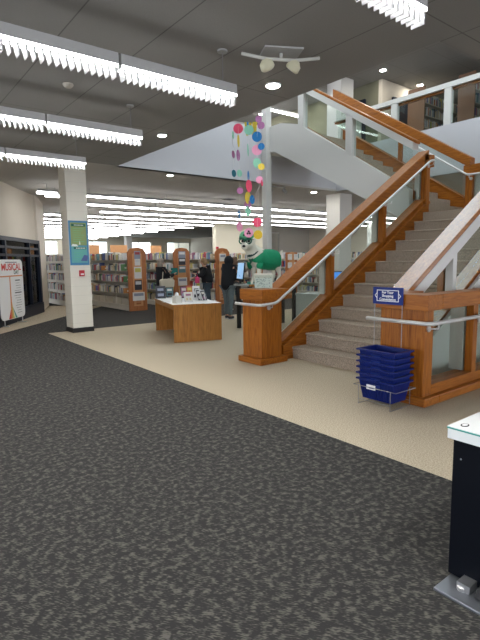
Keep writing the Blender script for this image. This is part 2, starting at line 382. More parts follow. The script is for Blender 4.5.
# ------------------------------------------------------------------ light fixtures
def near_row(Y, n, label):
    t = thing('hanging_light', label, 'ceiling light', (3.1, Y, 3.05), 0, 'louvred fluorescent rows hung from the ceiling')
    h = MB(); lamp = MB(); side_l = MB()
    for k in range(n):
        x1 = -k * 1.25 - .012; x0 = x1 - 1.226
        h.prism([(-.052, .108), (.052, .108), (.048, .20), (-.048, .20)], 'x', x0, x1); h.box(x0, x1, -.042, .042, .084, .108)
        side_l.box(x0 + .005, x1 - .005, -.052, -.043, .086, .1075); side_l.box(x0 + .005, x1 - .005, .043, .052, .086, .1075); lamp.box(x0 + .01, x1 - .01, -.024, .024, .080, .0838)
        lv = MB()
        nb = 21
        for j in range(nb):
            c = x0 + .03 + j * (1.226 - .06) / (nb - 1)
            lv.prism([(c - .012, .0798), (c + .010, .0798), (c + .009, .0), (c + .005, .0)], 'y', -.05, .05)
        lv.build('louver', 'louver', t)
    h.build('housing', 'housing', t); lamp.build('lamp', 'lamp', t); side_l.build('diffuser', 'lamp_side', t)
    w = MB(); w.tube([(-.15, 0, .2), (-.15, 0, .5)], .004, 6); w.build('cable', 'wire', t); w = MB(); w.tube([(-1.25 * n + .3, 0, .2), (-1.25 * n + .3, 0, .5)], .004, 6); w.build('cable', 'wire', t); cn = MB(); cn.lathe([(.05, .485), (.05, .5)], (-.15, 0, 0)); cn.build('canopy', 'housing', t)
near_row(4.0, 6, 'nearest long louvred light row crossing the upper left')
near_row(6.05, 6, 'second louvred light row from the front, left of the stair well')
near_row(8.1, 5, 'third louvred light row, its end right above the white column')
near_row(1.95, 7, 'louvred light row cut off by the top edge, upper right corner')
near_row(-.2, 6, 'louvred light row overhead behind the camera'); near_row(-2.3, 6, 'second louvred light row behind the camera')
ordn = ['first', 'second', 'third', 'fourth', 'fifth', 'sixth', 'seventh', 'eighth', 'ninth', 'tenth', 'eleventh', 'twelfth', 'thirteenth']
for k in range(13):
    Y = 13.3 + 1.93 * k; X0 = [4.95, 5.6, 7.0, 5.6, 5.6, 5.4][k] if k < 6 else 4.9; X1 = 22.5 if k < 4 else 14.8
    t = thing('shelf_area_light', 'continuous light row above the bookshelves, %s row from the front' % ordn[k], 'ceiling light', (X0, Y, 3.28), 0, 'light rows over the bookshelves')
    h = MB(); l = MB(); x = 0; i = 0
    while x < X1 - X0 - .3:
        L_ = min(2.44, X1 - X0 - x); h.box(x, x + L_ - .05, -.07, .07, .07, .13)
        l.box(x + .02, x + L_ - .10, -.06, .06, .035, .07); h.tube([(x + .2, 0, .13), (x + .2, 0, .268)], .006, 5); x += L_; i += 1
    h.build('housing', 'housing', t); l.build('lamp', 'lamp_back', t)
def downlight(x, y, z, r, label):
    t = thing('downlight', label, 'ceiling light', (x, y, z), 0, 'recessed round downlights')
    MB().lathe([(r + .02, -.012), (r + .02, 0)], n=28).build('trim_ring', 'white', t); MB().lathe([(r, -.016), (r, -.0125)], n=28).build('lamp', 'downlamp', t)
for px, py, z, r, lb in [(273, 85, CZ, .075, 'large bright downlight left of the upper stair rail'), (162, 135, CZ, .06, 'downlight between the louvred rows and the white fascia'),
        (170, 175, CZ, .06, 'downlight in the low ceiling under the white fascia'), (314, 192, CZ, .08, 'downlight under the stairs left of the thick column'), (440, 187, CZ, .09, 'downlight seen through the glass at the stair landing'),
        (383, 70, CU, .08, 'upper floor downlight by the corner of the olive wall'), (420, 85, CU, .08, 'upper floor downlight above the brown shelf end'), (301, 98, CU, .08, 'upper floor downlight just behind the stair head'),
        (261, 114, CU, .08, 'tiny upper floor downlight next to the slender column'), (366, 51, CU, .05, 'small upper ceiling light nearest the ceiling edge')]:
    if lb.startswith('small'): continue
    p = onz(px, py, z); downlight(p.x, p.y, z, r, lb)
for px, py, lb in [(47, 194, 'short bright light left of the white column near the ceiling'), (55, 197, 'second short light beside the left face of the white column')]:
    p = onz(px, py, 3.3); t = thing('small_ceiling_light', lb, 'ceiling light', p); bx(-.25, .25, -.08, .08, .05, .12).build('housing', 'housing', t); bx(-.24, .24, -.07, .07, 0, .05).build('lamp', 'lamp_back', t)
    w = MB(); w.tube([(0, 0, .12), (0, 0, .25)], .006, 5); w.build('cable', 'wire', t)
for k, (y) in enumerate((10.6, 12.6, 14.6)):
    t = thing('upper_light_row', 'slim upper floor light row, %s from the stair head' % ordn[k], 'ceiling light', (6, y, 6.5), 0, 'upper floor light rows')
    bx(0, 6.8 if k else 5.8, -.05, .05, .04, .1).build('housing', 'housing', t); bx(.01, 6.75 if k else 5.75, -.045, .045, 0, .04).build('lamp', 'lamp_back', t)
    w = MB(); w.tube([(1, 0, .1), (1, 0, .48)], .006, 5); w.build('cable', 'wire', t); w = MB(); w.tube([(5, 0, .1), (5, 0, .48)], .006, 5); w.build('cable', 'wire', t)

# emergency light with two heads, smoke detectors
p = onz(281, 52, CZ)
t = thing('emergency_light', 'twin-head emergency spotlight on a bar under the ceiling', 'emergency light', p, radians(-28)); t.scale = (1.2, 1.2, 1.2)
bx(-.16, .16, -.11, .11, -.012, 0).build('plate', 'housing', t)
b = MB(); b.tube([(-.33, 0, -.03), (-.12, 0, -.06), (.12, 0, -.06), (.33, 0, -.03)], .014, 8); b.tube([(0, 0, 0), (0, 0, -.06)], .014, 8); b.build('arm', 'spot_white', t, smooth=True)
for s_ in (-1, 1):
    h = MB(); M_ = [(.02, 0), (.055, -.03), (.06, -.075), (.052, -.085)]
    h.lathe(M_, (0, 0, 0), 18); o = h.build('spot_head', 'camera_cream', t, smooth=True); o.location = (s_ * .14, 0, -.06); o.rotation_euler = (.5, s_ * .6, 0)
    MB().lathe([(.048, -.088), (.048, -.086)], n=18).build('lens', 'steel', o)
p = onz(68, 84, CZ); tag(MB().lathe([(.035, -.04), (.06, -.015), (.06, 0)], n=20).build('smoke_detector', 'grey_wall', None), 'round smoke detector between the two nearest light rows', 'smoke detector').location = p
p = onz(120, 101, CZ)
for px, py, lb in [(229, 199, 'small ceiling vent under the white fascia'), (304, 212, 'small ceiling vent left of the thick column')]:
    p = onz(px, py, CZ); v = thing('ceiling_vent', lb, 'vent', p, 0, 'small ceiling vents'); bx(-.2, .2, -.2, .2, -.01, 0).build('frame', 'housing', v)
    q = MB(); [q.box(-.17, .17, -.16 + i * .06, -.13 + i * .06, -.018, -.01) for i in range(6)]; q.build('slat', 'black', v)
p = onz(276, 186, CZ); t = thing('track_light', 'small two-lamp spotlight under the low ceiling beside the slender column', 'spotlight', p)
bx(-.35, .35, -.02, .02, -.03, 0).build('track', 'housing', t)
for s_ in (-.25, .3):
    h = MB(); h.tube([(s_, 0, -.03), (s_, 0, -.1)], .01, 6); h.tube([(s_, .02, -.08), (s_ + .02, -.08, -.17)], .05, 12); h.build('spot_head', 'housing', t)

# ------------------------------------------------------------------ staircase
RISE, RUN, SX = .184, .2925, 5.142
SY0, SY1 = 3.40, 5.28
ZL = 13 * RISE                      # landing
LX0, LX1 = SX + 12 * RUN, 10.25     # 8.652
st = thing('staircase', 'L-shaped oak staircase with taupe carpet steps and glass railings', 'staircase', (SX, SY1, 0))
def sb(m, name, mats, parent=None, bevel=0, **k):
    for i, v in enumerate(m.v): m.v[i] = (v[0] - SX, v[1] - SY1, v[2])
    return m.build(name, mats, parent or st, bevel, **k)
for i in range(12):
    x = SX + i * RUN; m = MB(); z1 = (i + 1) * RISE; m.prism([(x + .012, max(0, z1 - RISE - .02)), (x + RUN + .03, max(0, z1 - RISE - .02)), (x + RUN + .03, z1), (x, z1), (x - .012, z1 - .012), (x - .006, z1 - .03), (x + .012, z1 - .035)], 'y', SY0, SY1)
    sb(m, 'step', 'stair_carpet')
m = MB(); m.box(LX0, LX1, SY0, SY1 + .02, ZL - RISE - .02, ZL); sb(m, 'landing', 'stair_carpet')
for i in range(12):
    y = SY1 + .02 + i * .2925; z1 = ZL + (i + 1) * RISE
    if i == 11: break
    m = MB(); m.prism([(y, z1 - RISE - .02), (y + .2925 + .03, z1 - RISE - .02), (y + .2925 + .03, z1), (y, z1)], 'x', LX0 + .1, LX1 - .02); sb(m, 'step', 'stair_carpet')
YT = SY1 + .02 + 11 * .2925          # 8.52 stair head
m = MB(); m.box(LX0 + .1, LX1, YT, AY1 + .16, Z2 - .2, Z2); sb(m, 'landing', 'stair_carpet')
nose = lambda x: RISE + .629 * (x - SX)
nose2 = lambda y: ZL + RISE + .629 * (y - SY1 - .02)
def slab(name, mats, x0, x1, y0, y1, o0, o1, mi=0, bevel=0, f=nose, ax='y'):
    m = MB(); m.prism([(x0, f(x0) + o0), (x1, f(x1) + o0), (x1, f(x1) + o1), (x0, f(x0) + o1)], ax, y0, y1); return sb(m, name, mats, bevel=bevel)
XE = LX0 + .1
# left side of lower flight (Y about 5.28-5.55)
m = MB(); m.prism([(4.86, 0), (5.3, 0), (XE + .25, nose(XE) - .45), (XE + .25, nose(XE) + .18), (XE, nose(XE) + .18), (5.02, nose(5.02) + .18), (4.86, nose(5.02) + .10)], 'y', 5.33, 5.50); sb(m, 'stringer', 'oak_x', bevel=.008)
m = MB(); m.prism([(4.95, 0), (5.35, 0), (XE + .1, nose(XE) - .3), (XE + .1, nose(XE) + .07), (XE, nose(XE) + .10), (5.15, nose(5.15) + .10), (4.95, .22)], 'y', 5.27, 5.33); sb(m, 'skirt_board', 'oak_x', bevel=.006)
slab('stringer_cap', 'oak_x', 4.98, XE + .1, 5.31, 5.52, .18, .20, bevel=.004)
o = slab('stringer_panel', 'rail_white', 5.1, XE + .3, 5.50, 5.54, -.45, .19); o['label'] = 'white painted outer face'
slab('top_rail', 'oak_x', 4.86, XE + .1, 5.30, 5.54, .84, 1.08, bevel=.012)
o = slab('rail_panel', 'rail_white', 4.95, XE + .1, 5.545, 5.56, .82, 1.04)
slab('glass_panel', 'glass', 4.95, XE, 5.41, 5.422, .20, .84)
for x in (6.07, 7.46):
    m = MB(); m.prism([(x - .045, nose(x - .045) + .18), (x + .045, nose(x + .045) + .18), (x + .045, nose(x + .045) + .85), (x - .045, nose(x - .045) + .85)], 'y', 5.29, 5.40); sb(m, 'post', 'oak_z')
    m = MB(); m.prism([(x - .045, nose(x - .045) + .19), (x + .045, nose(x + .045) + .19), (x + .045, nose(x + .045) + .85), (x - .045, nose(x - .045) + .85)], 'y', 5.43, 5.54); sb(m, 'post', 'rail_white')
# newel of left rail
nw = MB(); nw.box(4.46, 4.86, 5.21, 5.64, .09, .97); o = sb(nw, 'newel_post', 'oak_z', bevel=.008)
c = MB(); c.box(4.40, 4.94, 5.16, 5.69, 0, .09); q = c; [q.v.__setitem__(i, (v[0] - SX, v[1] - SY1, v[2])) for i, v in enumerate(q.v)]; q.build('plinth', 'oak_y', o, .012)
c = MB(); c.prism([(4.42, .94), (4.90, .94), (4.95, 1.0), (4.95, 1.10), (4.42, 1.10)], 'y', 5.15, 5.66); q = c; [q.v.__setitem__(i, (v[0] - SX, v[1] - SY1, v[2])) for i, v in enumerate(q.v)]; q.build('cap', 'oak_y', o, .008)
# top newel at the landing corner
m = MB(); m.box(XE + .0, XE + .12, 5.28, 5.40, ZL, ZL + 1.0); sb(m, 'newel_post', 'oak_z', bevel=.005)
m = MB(); m.box(XE - .0, XE + .12, 5.43, 5.54, ZL, ZL + 1.0); sb(m, 'newel_post', 'rail_white', bevel=.005)
m = MB(); m.prism([(XE - .05, ZL + .84), (XE + .30, ZL + .90), (XE + .30, ZL + 1.13), (XE - .05, nose(XE - .05) + 1.08)], 'y', 5.30, 5.56); sb(m, 'top_rail', 'oak_x', bevel=.01)
# right side of lower flight
slab('stringer', 'oak_x', 4.98, LX0, 3.20, 3.40, -.35, .18, bevel=.008)
slab('stringer_cap', 'oak_rail', 4.98, LX0, 3.19, 3.42, .18, .20, bevel=.004)
m = MB(); m.prism([(5.0, 0), (LX1, 0), (LX1, ZL + .1), (LX0, ZL + .1), (5.0, nose(5.0) + .17)], 'y', 3.14, 3.19); o = sb(m, 'stringer_panel', 'white_paint'); o['label'] = 'white painted wall under the stair'
slab('top_rail', 'oak_rail', 4.80, LX0 + .05, 3.17, 3.42, 1.0, 1.08, bevel=.008)
slab('top_rail', 'oak_x', 4.80, LX0 + .05, 3.25, 3.40, .84, 1.0)
o = slab('rail_panel', 'rail_white', 4.98, LX0 + .05, 3.18, 3.245, .82, .99); o['label'] = 'white painted outer face of the rail'
slab('glass_panel', 'glass', 4.98, LX0, 3.30, 3.312, .20, .86)
for x in (6.02, 7.4, 8.75):
    m = MB(); m.prism([(x - .045, nose(x - .045) + .18), (x + .045, nose(x + .045) + .18), (x + .045, nose(x + .045) + .86), (x - .045, nose(x - .045) + .86)], 'y', 3.19, 3.29); sb(m, 'post', 'rail_white')
    m = MB(); m.prism([(x - .045, nose(x - .045) + .20), (x + .045, nose(x + .045) + .20), (x + .045, nose(x + .045) + .86), (x - .045, nose(x - .045) + .86)], 'y', 3.32, 3.40); sb(m, 'post', 'oak_z')
# landing guard: far side (X = LX1) and right side
m = MB(); m.box(LX1, LX1 + .16, SY0 - .1, SY1 + .1, ZL - .5, ZL + .18); sb(m, 'curb', 'oak_y', bevel=.006)
m = MB(); m.box(LX1 - .02, LX1 + .18, SY0 - .1, SY1 + .05, ZL + .86, ZL + 1.06); sb(m, 'top_rail', 'oak_y', bevel=.01)
m = MB(); m.box(LX1 + .06, LX1 + .072, SY0 + .1, SY1, ZL + .18, ZL + .86); sb(m, 'glass_panel', 'glass')
m = MB(); m.box(LX1 - .0, LX1 + .1, SY1 - .14, SY1 - .0, ZL, ZL + .9); sb(m, 'post', 'oak_z'); m = MB(); m.box(LX1, LX1 + .1, 4.3, 4.4, ZL + .1, ZL + .9); sb(m, 'post', 'oak_z')
m = MB(); m.box(LX1 + .11, LX1 + .19, SY1 - .34, SY1 - .16, ZL, ZL + .9); sb(m, 'post', 'rail_white')
m = MB(); m.box(LX0, LX1, 3.19, 3.40, ZL - .4, ZL + .18); m.box(LX0 + .05, LX1 + .18, 3.17, 3.42, ZL + .86, ZL + 1.06); sb(m, 'curb', 'oak_x')
# upper flight
def s2(name, mats, y0, y1, x0, x1, o0, o1, bevel=0): return slab(name, mats, y0, y1, x0, x1, o0, o1, f=nose2, ax='x', bevel=bevel)
m = MB(); m.prism([(5.56, nose2(5.56) - .50), (9.50, 4.28), (9.86, 4.30), (9.86, 4.93), (9.25, 4.93), (8.62, nose2(8.62) + .10), (5.56, nose2(5.56) + .12)], 'x', LX0 - .04, LX0 + .1)
o = sb(m, 'stringer', 'rail_white'); o['label'] = 'white painted side of the upper flight'
m = MB(); m.prism([(5.3, ZL - .5), (6.0, nose2(6.0) - .50), (9.5, 4.28), (AY1, 4.28), (AY1, 4.38), (9.5, 4.38), (5.3, ZL - .36)], 'x', LX0 + .1, LX1); o = sb(m, 'soffit', 'rail_white')
m = MB(); m.box(LX0, LX1, SY0, 5.3, ZL - .5, ZL - .36); sb(m, 'soffit', 'rail_white')
s2('skirt_board', 'oak_y', 5.5, YT, LX0 + .1, LX0 + .13, -.05, .12)
s2('stringer', 'oak_y', SY1, YT + .1, LX1 - .02, LX1 + .16, -.40, .20, bevel=.006)
s2('stringer_cap', 'oak_y', SY1, YT + .1, LX1 - .05, LX1 + .18, .20, .22)
s2('glass_panel', 'glass', SY1 + .1, YT + .4, LX1 + .06, LX1 + .072, .22, .90)
s2('top_rail', 'oak_y', SY1 - .1, YT + .45, LX1 - .03, LX1 + .17, .88, 1.10, bevel=.01)
for y in (6.9, 8.4):
    m = MB(); m.prism([(y - .05, nose2(y - .05) + .2), (y + .05, nose2(y + .05) + .2), (y + .05, nose2(y + .05) + .9), (y - .05, nose2(y - .05) + .9)], 'x', LX1 - .0, LX1 + .055); sb(m, 'post', 'oak_z')
s2('glass_panel', 'glass', 5.56, 8.46, LX0 + .03, LX0 + .042, .12, .92)
s2('top_rail', 'oak_y', 5.45, 8.74, LX0 - .02, LX0 + .12, 1.04, 1.10, bevel=.008)
o = s2('rail_panel', 'rail_white', 5.5, 8.80, LX0 - .05, LX0 + .14, .90, 1.04); o['label'] = 'white painted rail under the oak cap'
for y in (7.08, 8.55):
    m = MB(); m.prism([(y - .09, nose2(y - .09) + .1), (y + .09, nose2(y + .09) + .1), (y + .09, nose2(y + .09) + .92), (y - .09, nose2(y - .09) + .92)], 'x', LX0 - .05, LX0 + .10); sb(m, 'post', 'rail_white', bevel=.005)
# handrails
def hrail(name, pts, label):
    m = MB(); P_ = [Vector(p) for p in pts]; out = [P_[0]]
    for i in range(1, len(P_) - 1):
        a = (P_[i - 1] - P_[i]).normalized(); b = (P_[i + 1] - P_[i]).normalized()
        for k in range(6):
            t_ = k / 5; out.append((P_[i] + a * .07) * (1 - t_) ** 2 + P_[i] * 2 * t_ * (1 - t_) + (P_[i] + b * .07) * t_ ** 2)
    out.append(P_[-1]); m.tube(out, .021, 12); o = sb(m, name, 'handrail_grey', smooth=True); o['label'] = label; return o
hl = hrail('handrail', [(4.33, 5.64, .885), (4.34, 5.10, .885), (4.66, 5.12, .895), (8.70, 5.17, nose(8.70) + .93), (8.86, 5.2, nose(8.70) + .96)], 'light grey metal handrail up the left side')
hr = hrail('handrail', [(4.34, 3.28, .87), (4.34, 2.53, .87), (9.0, 2.50, .87)], 'light grey metal handrail around the right newel')
hu = hrail('handrail', [(LX1 - .09, 4.0, ZL + .84), (LX1 - .09, 5.2, ZL + .84), (LX1 - .09, 8.4, nose2(8.4) + .84)], 'light grey handrail of the upper flight')
def bracket(parent, x, y, z, dx, dy):
    m = MB(); m.tube([(x, y, z - .02), (x, y, z - .06), (x + dx, y + dy, z - .07)], .008, 8); n = Vector((dx, dy, 0)).normalized()
    m.tube([(x + dx - n.x * .014, y + dy - n.y * .014, z - .07), (x + dx, y + dy, z - .07)], .034, 16); [m.v.__setitem__(i, (v[0] - SX, v[1] - SY1, v[2])) for i, v in enumerate(m.v)]; m.build('bracket', 'steel', parent)
bracket(hl, 4.60, 5.13, .90, 0, .08); bracket(hl, 6.07, 5.155, nose(6.07) + .90, 0, .14); bracket(hl, 7.46, 5.16, nose(7.46) + .90, 0, .14); bracket(hl, 8.80, 5.18, nose(8.7) + .93, 0, .10)
bracket(hr, 4.50, 2.525, .87, 0, .115); bracket(hr, 5.55, 2.515, .87, 0, .12); bracket(hu, LX1 - .09, 5.16, ZL + .84, .09, 0)
# right pier
m = MB(); m.box(4.44, 4.60, 2.64, 3.17, .11, 1.0); m.box(4.80, 4.98, 3.0, 3.42, .0, 1.0); m.box(4.60, 4.80, 3.0, 3.14, .0, 1.0); m.box(4.44, 4.60, 2.64, 3.17, 0, .11)
o = sb(m, 'newel_post', 'oak_z', bevel=.005)
m = MB(); m.box(4.38, 4.66, 2.58, 3.20, .99, 1.15); m.box(4.66, 5.0, 3.0, 3.40, .985, 1.148); m.v = [(v[0] - SX, v[1] - SY1, v[2]) for v in m.v]; m.build('cap', 'oak_y', o, .008)
m = MB(); m.box(4.38, 4.66, 2.58, 3.22, 0, .09); m.v = [(v[0] - SX, v[1] - SY1, v[2]) for v in m.v]; m.build('plinth', 'oak_y', o, .012)

# level guard along the front of the stair
g = thing('guard_railing', 'low oak and glass railing running right from the basket pier', 'railing', (4.66, 2.62, 0))
def gb(name, mat, x0, x1, y0, y1, z0, z1, bevel=.006):
    return bx(x0 - 4.66, x1 - 4.66, y0 - 2.62, y1 - 2.62, z0, z1).build(name, mat, g, bevel)
gb('top_rail', 'oak_x', 4.66, 9.2, 2.58, 2.80, .99, 1.15); gb('curb', 'oak_x', 4.6, 9.2, 2.64, 2.85, .09, .20); gb('plinth', 'oak_x', 4.66, 9.2, 2.58, 2.80, 0, .09, .012)
gb('glass_panel', 'glass', 4.6, 9.2, 2.735, 2.747, .20, .99, 0)
for x in (5.45, 6.75, 8.05):
    gb('post', 'oak_z', x, x + .1, 2.64, 2.73, .2, .99); gb('post', 'white_paint', x, x + .1, 2.752, 2.92, .2, .99)

# upper floor guard rails with glass
g2 = thing('guard_railing', 'white upper floor railing with glass panels above the fascia', 'railing', (AX1 + .04, 6, 4.72))
def g2b(name, mat, x0, x1, y0, y1, z0, z1, b=.004): return bx(x0, x1, y0, y1, z0, z1).build(name, mat, g2, b)
g2b('top_rail', 'rail_white', -.06, .08, -3.4, 4.05, .86, .98); g2b('inner_rail', 'oak_y', .02, .08, -3.4, 4.05, .80, .86)
g2b('glass_panel', 'glass', 0, .012, -3.4, 3.9, 0, .86, 0)
for y in (-2.6, -1.0, .45, 1.95, 3.4): g2b('post', 'rail_white', -.05, .07, y - .09, y + .09, 0, .86)

# ------------------------------------------------------------------ furniture helpers
BC = [(.60, .58, .52), (.07, .10, .25), (.35, .05, .05), (.10, .20, .22), (.50, .42, .28), (.03, .03, .04), (.10, .22, .09), (.45, .20, .06), (.25, .28, .35), (.55, .50, .12), (.30, .12, .20), (.62, .62, .62)]
BN = ['cream', 'navy blue', 'red', 'teal', 'tan', 'black', 'green', 'orange', 'slate blue', 'yellow', 'plum', 'white']
for i, c in enumerate(BC): plain('book%d' % i, c, .5)
def book_mesh():
    m = MB(); m.box(-.5, .5, -.17, 0, 0, 1, 0); m.box(-.44, .44, -.165, -.001, .97, 1.002, 1); m.box(-.505, .505, -.06, -.0, .3, .55, 1)
    me_o = m.build('book', ['book0', 'paper']); me = me_o.data; bpy.data.objects.remove(me_o); return me
BM = book_mesh()
stuff = MB()      # the further books, one object
def books_on(xf, y0, y1, z, individual, lab, grp, hmax=.26, lean=.12, dens=.93, wmin=.02, wmax=.05, facex=-1):
    """a row of books standing on a shelf; spines face -X (facex=-1) at x=xf"""
    y = y0 + .03
    while y < y1 - .05:
        w = random.uniform(wmin, wmax); h = random.uniform(.6, 1) * hmax; ci = random.choices(range(12), [5, 2, 2, 2, 4, 3, 1, 1, 3, 1, 1, 5])[0]
        if random.random() > dens: y += w * 2; continue
        if individual:
            o = bpy.data.objects.new('book', BM); COL.objects.link(o); o.material_slots[0].link = 'OBJECT'; o.material_slots[0].material = MATS['book%d' % ci]
            o.location = (xf, y + w / 2, z + .004); o.scale = (w, 1, h); o.rotation_euler = (0, 0, radians(-90)); 
            o.rotation_euler = (0, random.uniform(-lean, lean) * 1.4, radians(-90)) if random.random() < .45 else (0, 0, radians(-90))
            tag(o, '%s book, %s' % (BN[ci], lab), 'book', grp)
        else: stuff.box(xf, xf + .17, y, y + w * .92, z, z + h, ci)
        y += w * 1.05 + random.uniform(0, .012)
def bookcase(x0, y0, y1, label, lab, indiv=(), levels=(.18, .55, .90, 1.24, 1.57), top=1.80, depth=.56, wmin=.02, wmax=.05, endp=True, arch=True, metal='shelf_metal', stuffing=True, bins=False):
    t = thing('bookcase', label, 'bookcase', (x0, y0, 0), 0, 'double-sided bookcase ranges')
    L_ = y1 - y0
    bx(.02, depth - .02, 0, L_, 0, .14).build('base', metal, t)
    bx(depth / 2 - .015, depth / 2 + .015, 0, L_, .14, top).build('back_panel', metal, t)
    for z in levels:
        bx(.01, depth - .01, .02, L_, z - .025, z).build('shelf', metal, t)
    n = max(1, round(L_ / .95))
    for k in range(n + 1):
        yy = .02 + k * (L_ - .05) / n; m = MB(); m.box(.02, .045, yy, yy + .03, .14, top); m.box(depth - .045, depth - .02, yy, yy + .03, .14, top); m.build('upright', metal, t)
    if endp:
        m = MB(); w = depth + .02
        if arch: pr = [(-.03, 0), (w, 0), (w, top + .0), (w - .10, top + .12), (w / 2 + .0, top + .15), (.07, top + .12), (-.03, top)]
        else: pr = [(-.03, 0), (w, 0), (w, top), (-.03, top)]
        m.prism(pr, 'y', -.05, 0); e = m.build('end_panel', 'shelf_wood', t, .01)
        m = MB(); m.prism([(.12, .15), (w - .15, .15), (w - .15, top - .05), (w / 2, top + .03), (.12, top - .05)], 'y', -.065, -.05); m.build('inset_panel', 'orange_board', e)
        m = MB(); [m.box(.2, w - .23, -.075, -.065, .2 + i * .09, .26 + i * .09) for i in range(3)]; m.build('grille', 'shelf_wood', e)
    for i, z in enumerate(levels):
        if i == 0 and bins: m = MB(); [m.box(.04, depth / 2 - .02, .1 + j * .62, .6 + j * .62, z, z + .2) for j in range(int((L_ - .1) / .62))]; m.build('bin', 'tote_cream', t); continue
        if i in indiv or stuffing:
            books_on(x0 + .03, y0 + .03, y1 - .03, z, i in indiv, '%s shelf up, %s' % (ordn[i], lab), 'books on %s' % lab, wmin=wmin, wmax=wmax, hmax=.25)
    return t
bookcase(6.40, 13.7, 17.7, 'first bookcase range right of the white column, arched wooden end with flyers', 'the bookcase right of the white column', (1, 2, 3, 4), wmin=.035, wmax=.10, bins=True)
bookcase(8.0, 13.7, 17.7, 'second bookcase range, behind the woman with the tote bag', 'the bookcase behind the woman with the tote bag', (3, 4), wmin=.04, wmax=.09)
bookcase(9.65, 13.7, 17.7, 'third bookcase range, arched end just left of the black hooded coat', 'the bookcase left of the hooded coat', (4,), wmin=.04, wmax=.09)
bookcase(11.3, 13.7, 17.7, 'fourth bookcase range, behind the green dog statue', 'x')
bookcase(13.0, 13.7, 17.7, 'fifth bookcase range, papers on its end, right of the statue', 'x', arch=False)
bookcase(14.9, 13.7, 17.7, 'sixth bookcase range seen through the stair railing', 'x', arch=False)
bookcase(17.0, 13.0, 17.7, 'seventh bookcase range, far right under the stair rail', 'x', arch=False)
bookcase(5.50, 16.9, 24.5, 'long grey media range left of the white column', 'the media range', (), metal='shelf_metal', wmin=.02, wmax=.04, endp=False, top=1.75)
for i, x in enumerate((7.6, 9.4, 11.2, 13.0)):
    bookcase(x, 19.5, 25, 'bookcase range of the second bank, %s from the left' % ordn[i], 'x', arch=False)
# low cases behind, running across
def cross_case(x0, x1, y, z1, lvls, label, mat='shelf_metal'):
    t = thing('bookcase', label, 'bookcase', (x0, y, 0), 0, 'cases standing across the far side'); L_ = x1 - x0
    bx(0, L_, .28, .31, 0, z1).build('back_panel', mat, t); bx(-.03, 0, 0, .31, 0, z1).build('end_panel', mat, t); bx(L_, L_ + .03, 0, .31, 0, z1).build('end_panel', mat, t)
    for z in lvls + [z1 - .02]: bx(0, L_, .0, .28, z - .025, z).build('shelf', mat, t)
    for z in lvls:
        x = x0 + .02
        while x < x1 - .08:
            w = random.uniform(.03, .07); h = random.uniform(.6, 1) * .26
            if random.random() < .9: stuff.box(x, x + w * .92, y + .04, y + .24, z, z + h, random.choices(range(12), [5, 2, 2, 2, 4, 3, 1, 1, 3, 1, 1, 5])[0])
            x += w * 1.05
cross_case(17.9, 23.5, 19.0, 1.9, [.2, .55, .9, 1.25, 1.58], 'long low bookcase below the far grey wall')
cross_case(14.0, 17.4, 18.6, 1.9, [.2, .55, .9, 1.25, 1.58], 'bookcase across in front of the cream block wall')
cross_case(19.5, 23.8, 13.2, 1.9, [.2, .55, .9, 1.25, 1.58], 'pale bookcase beneath the stair rail, far right')
cross_case(7.6, 14.8, 27.5, 2.0, [.2, .6, 1.0, 1.35, 1.68], 'farthest bookcase row along the back')
# upper floor ranges, brown ends facing the stair well
def upper_case(y0, y1, x0, label, mb=None):
    t = thing('bookcase', label, 'bookcase', (x0, y0, Z2), 0, 'upper floor bookcases'); d_ = y1 - y0
    bx(-.04, 0, 0, d_, 0, 1.95).build('end_panel', 'brown_panel', t, .005); bx(0, 5, d_ / 2 - .02, d_ / 2 + .02, 0, 1.9).build('back_panel', 'shelf_metal', t)
    for z in (.1, .45, .8, 1.15, 1.5):
        bx(0, 5, .02, d_ - .02, z - .025, z).build('shelf', 'shelf_metal', t); x = .03
        while x < 4.9:
            w = random.uniform(.02, .06); h = random.uniform(.6, 1) * .27
            stuff.box(x0 + x, x0 + x + w * .92, y0 + .03, y0 + .2, Z2 + z, Z2 + z + h, random.choices(range(12), [5, 2, 2, 2, 4, 3, 1, 1, 3, 1, 1, 5])[0]); x += w * 1.05
upper_case(8.3, 8.86, 13.55, 'upper floor bookcase with brown end, left of two'); upper_case(6.83, 7.31, 13.6, 'upper floor bookcase with brown end, right of two')
upper_case(5.3, 5.78, 13.6, 'upper floor bookcase at the right edge')
tag(stuff.build('book', ['book%d' % i for i in range(12)]), 'many small books filling the farther shelves', 'books', kind='stuff')
# raised wooden range signs
for px, w, lb in [(93, .55, 'orange board above the shelves next to the white column'), (119, .75, 'widest orange board above the first bookcase range'), (156, .55, 'orange board behind the woman with the tote bag')]:
    p = ony(px, 249, 19.45); t = thing('range_sign', lb, 'sign', (p.x, 19.47, 1.80), 0, 'orange boards on the second bank of shelves')
    bx(-w / 2, w / 2, -.02, .02, .0, .42).build('board', 'orange_board', t)
# flyers on the wooden end panels
def flyer(x, y, z, w, h, mat, label, mat2='paper'):
    t = thing('flyer', label, 'flyer', (x, y, z), 0, 'flyers on the wooden shelf ends'); bx(-w / 2, w / 2, -.012, 0, -h / 2, h / 2).build('sheet', mat, t)
    bx(-w * .4, w * .4, -.015, -.012, h * .05, h * .38).build('picture', mat2, t)
Yp = 13.63
flyer(6.68, Yp, 1.72, .20, .24, 'book8', 'small blue and dark flyer, topmost on the first wooden end', 'book2'); flyer(6.68, Yp, 1.50, .18, .2, 'paper', 'white slip below the topmost flyer of the first wooden end', 'book11')
flyer(6.68, Yp, 1.18, .24, .36, 'paper', 'white notice with yellow band on the first wooden end', 'book9'); flyer(6.68, Yp, .80, .24, .30, 'book5', 'dark leaflet mid height on the first wooden end', 'book11')
flyer(6.68, Yp, .45, .40, .26, 'paper', 'wide magazine at the bottom of the first wooden end', 'book8')
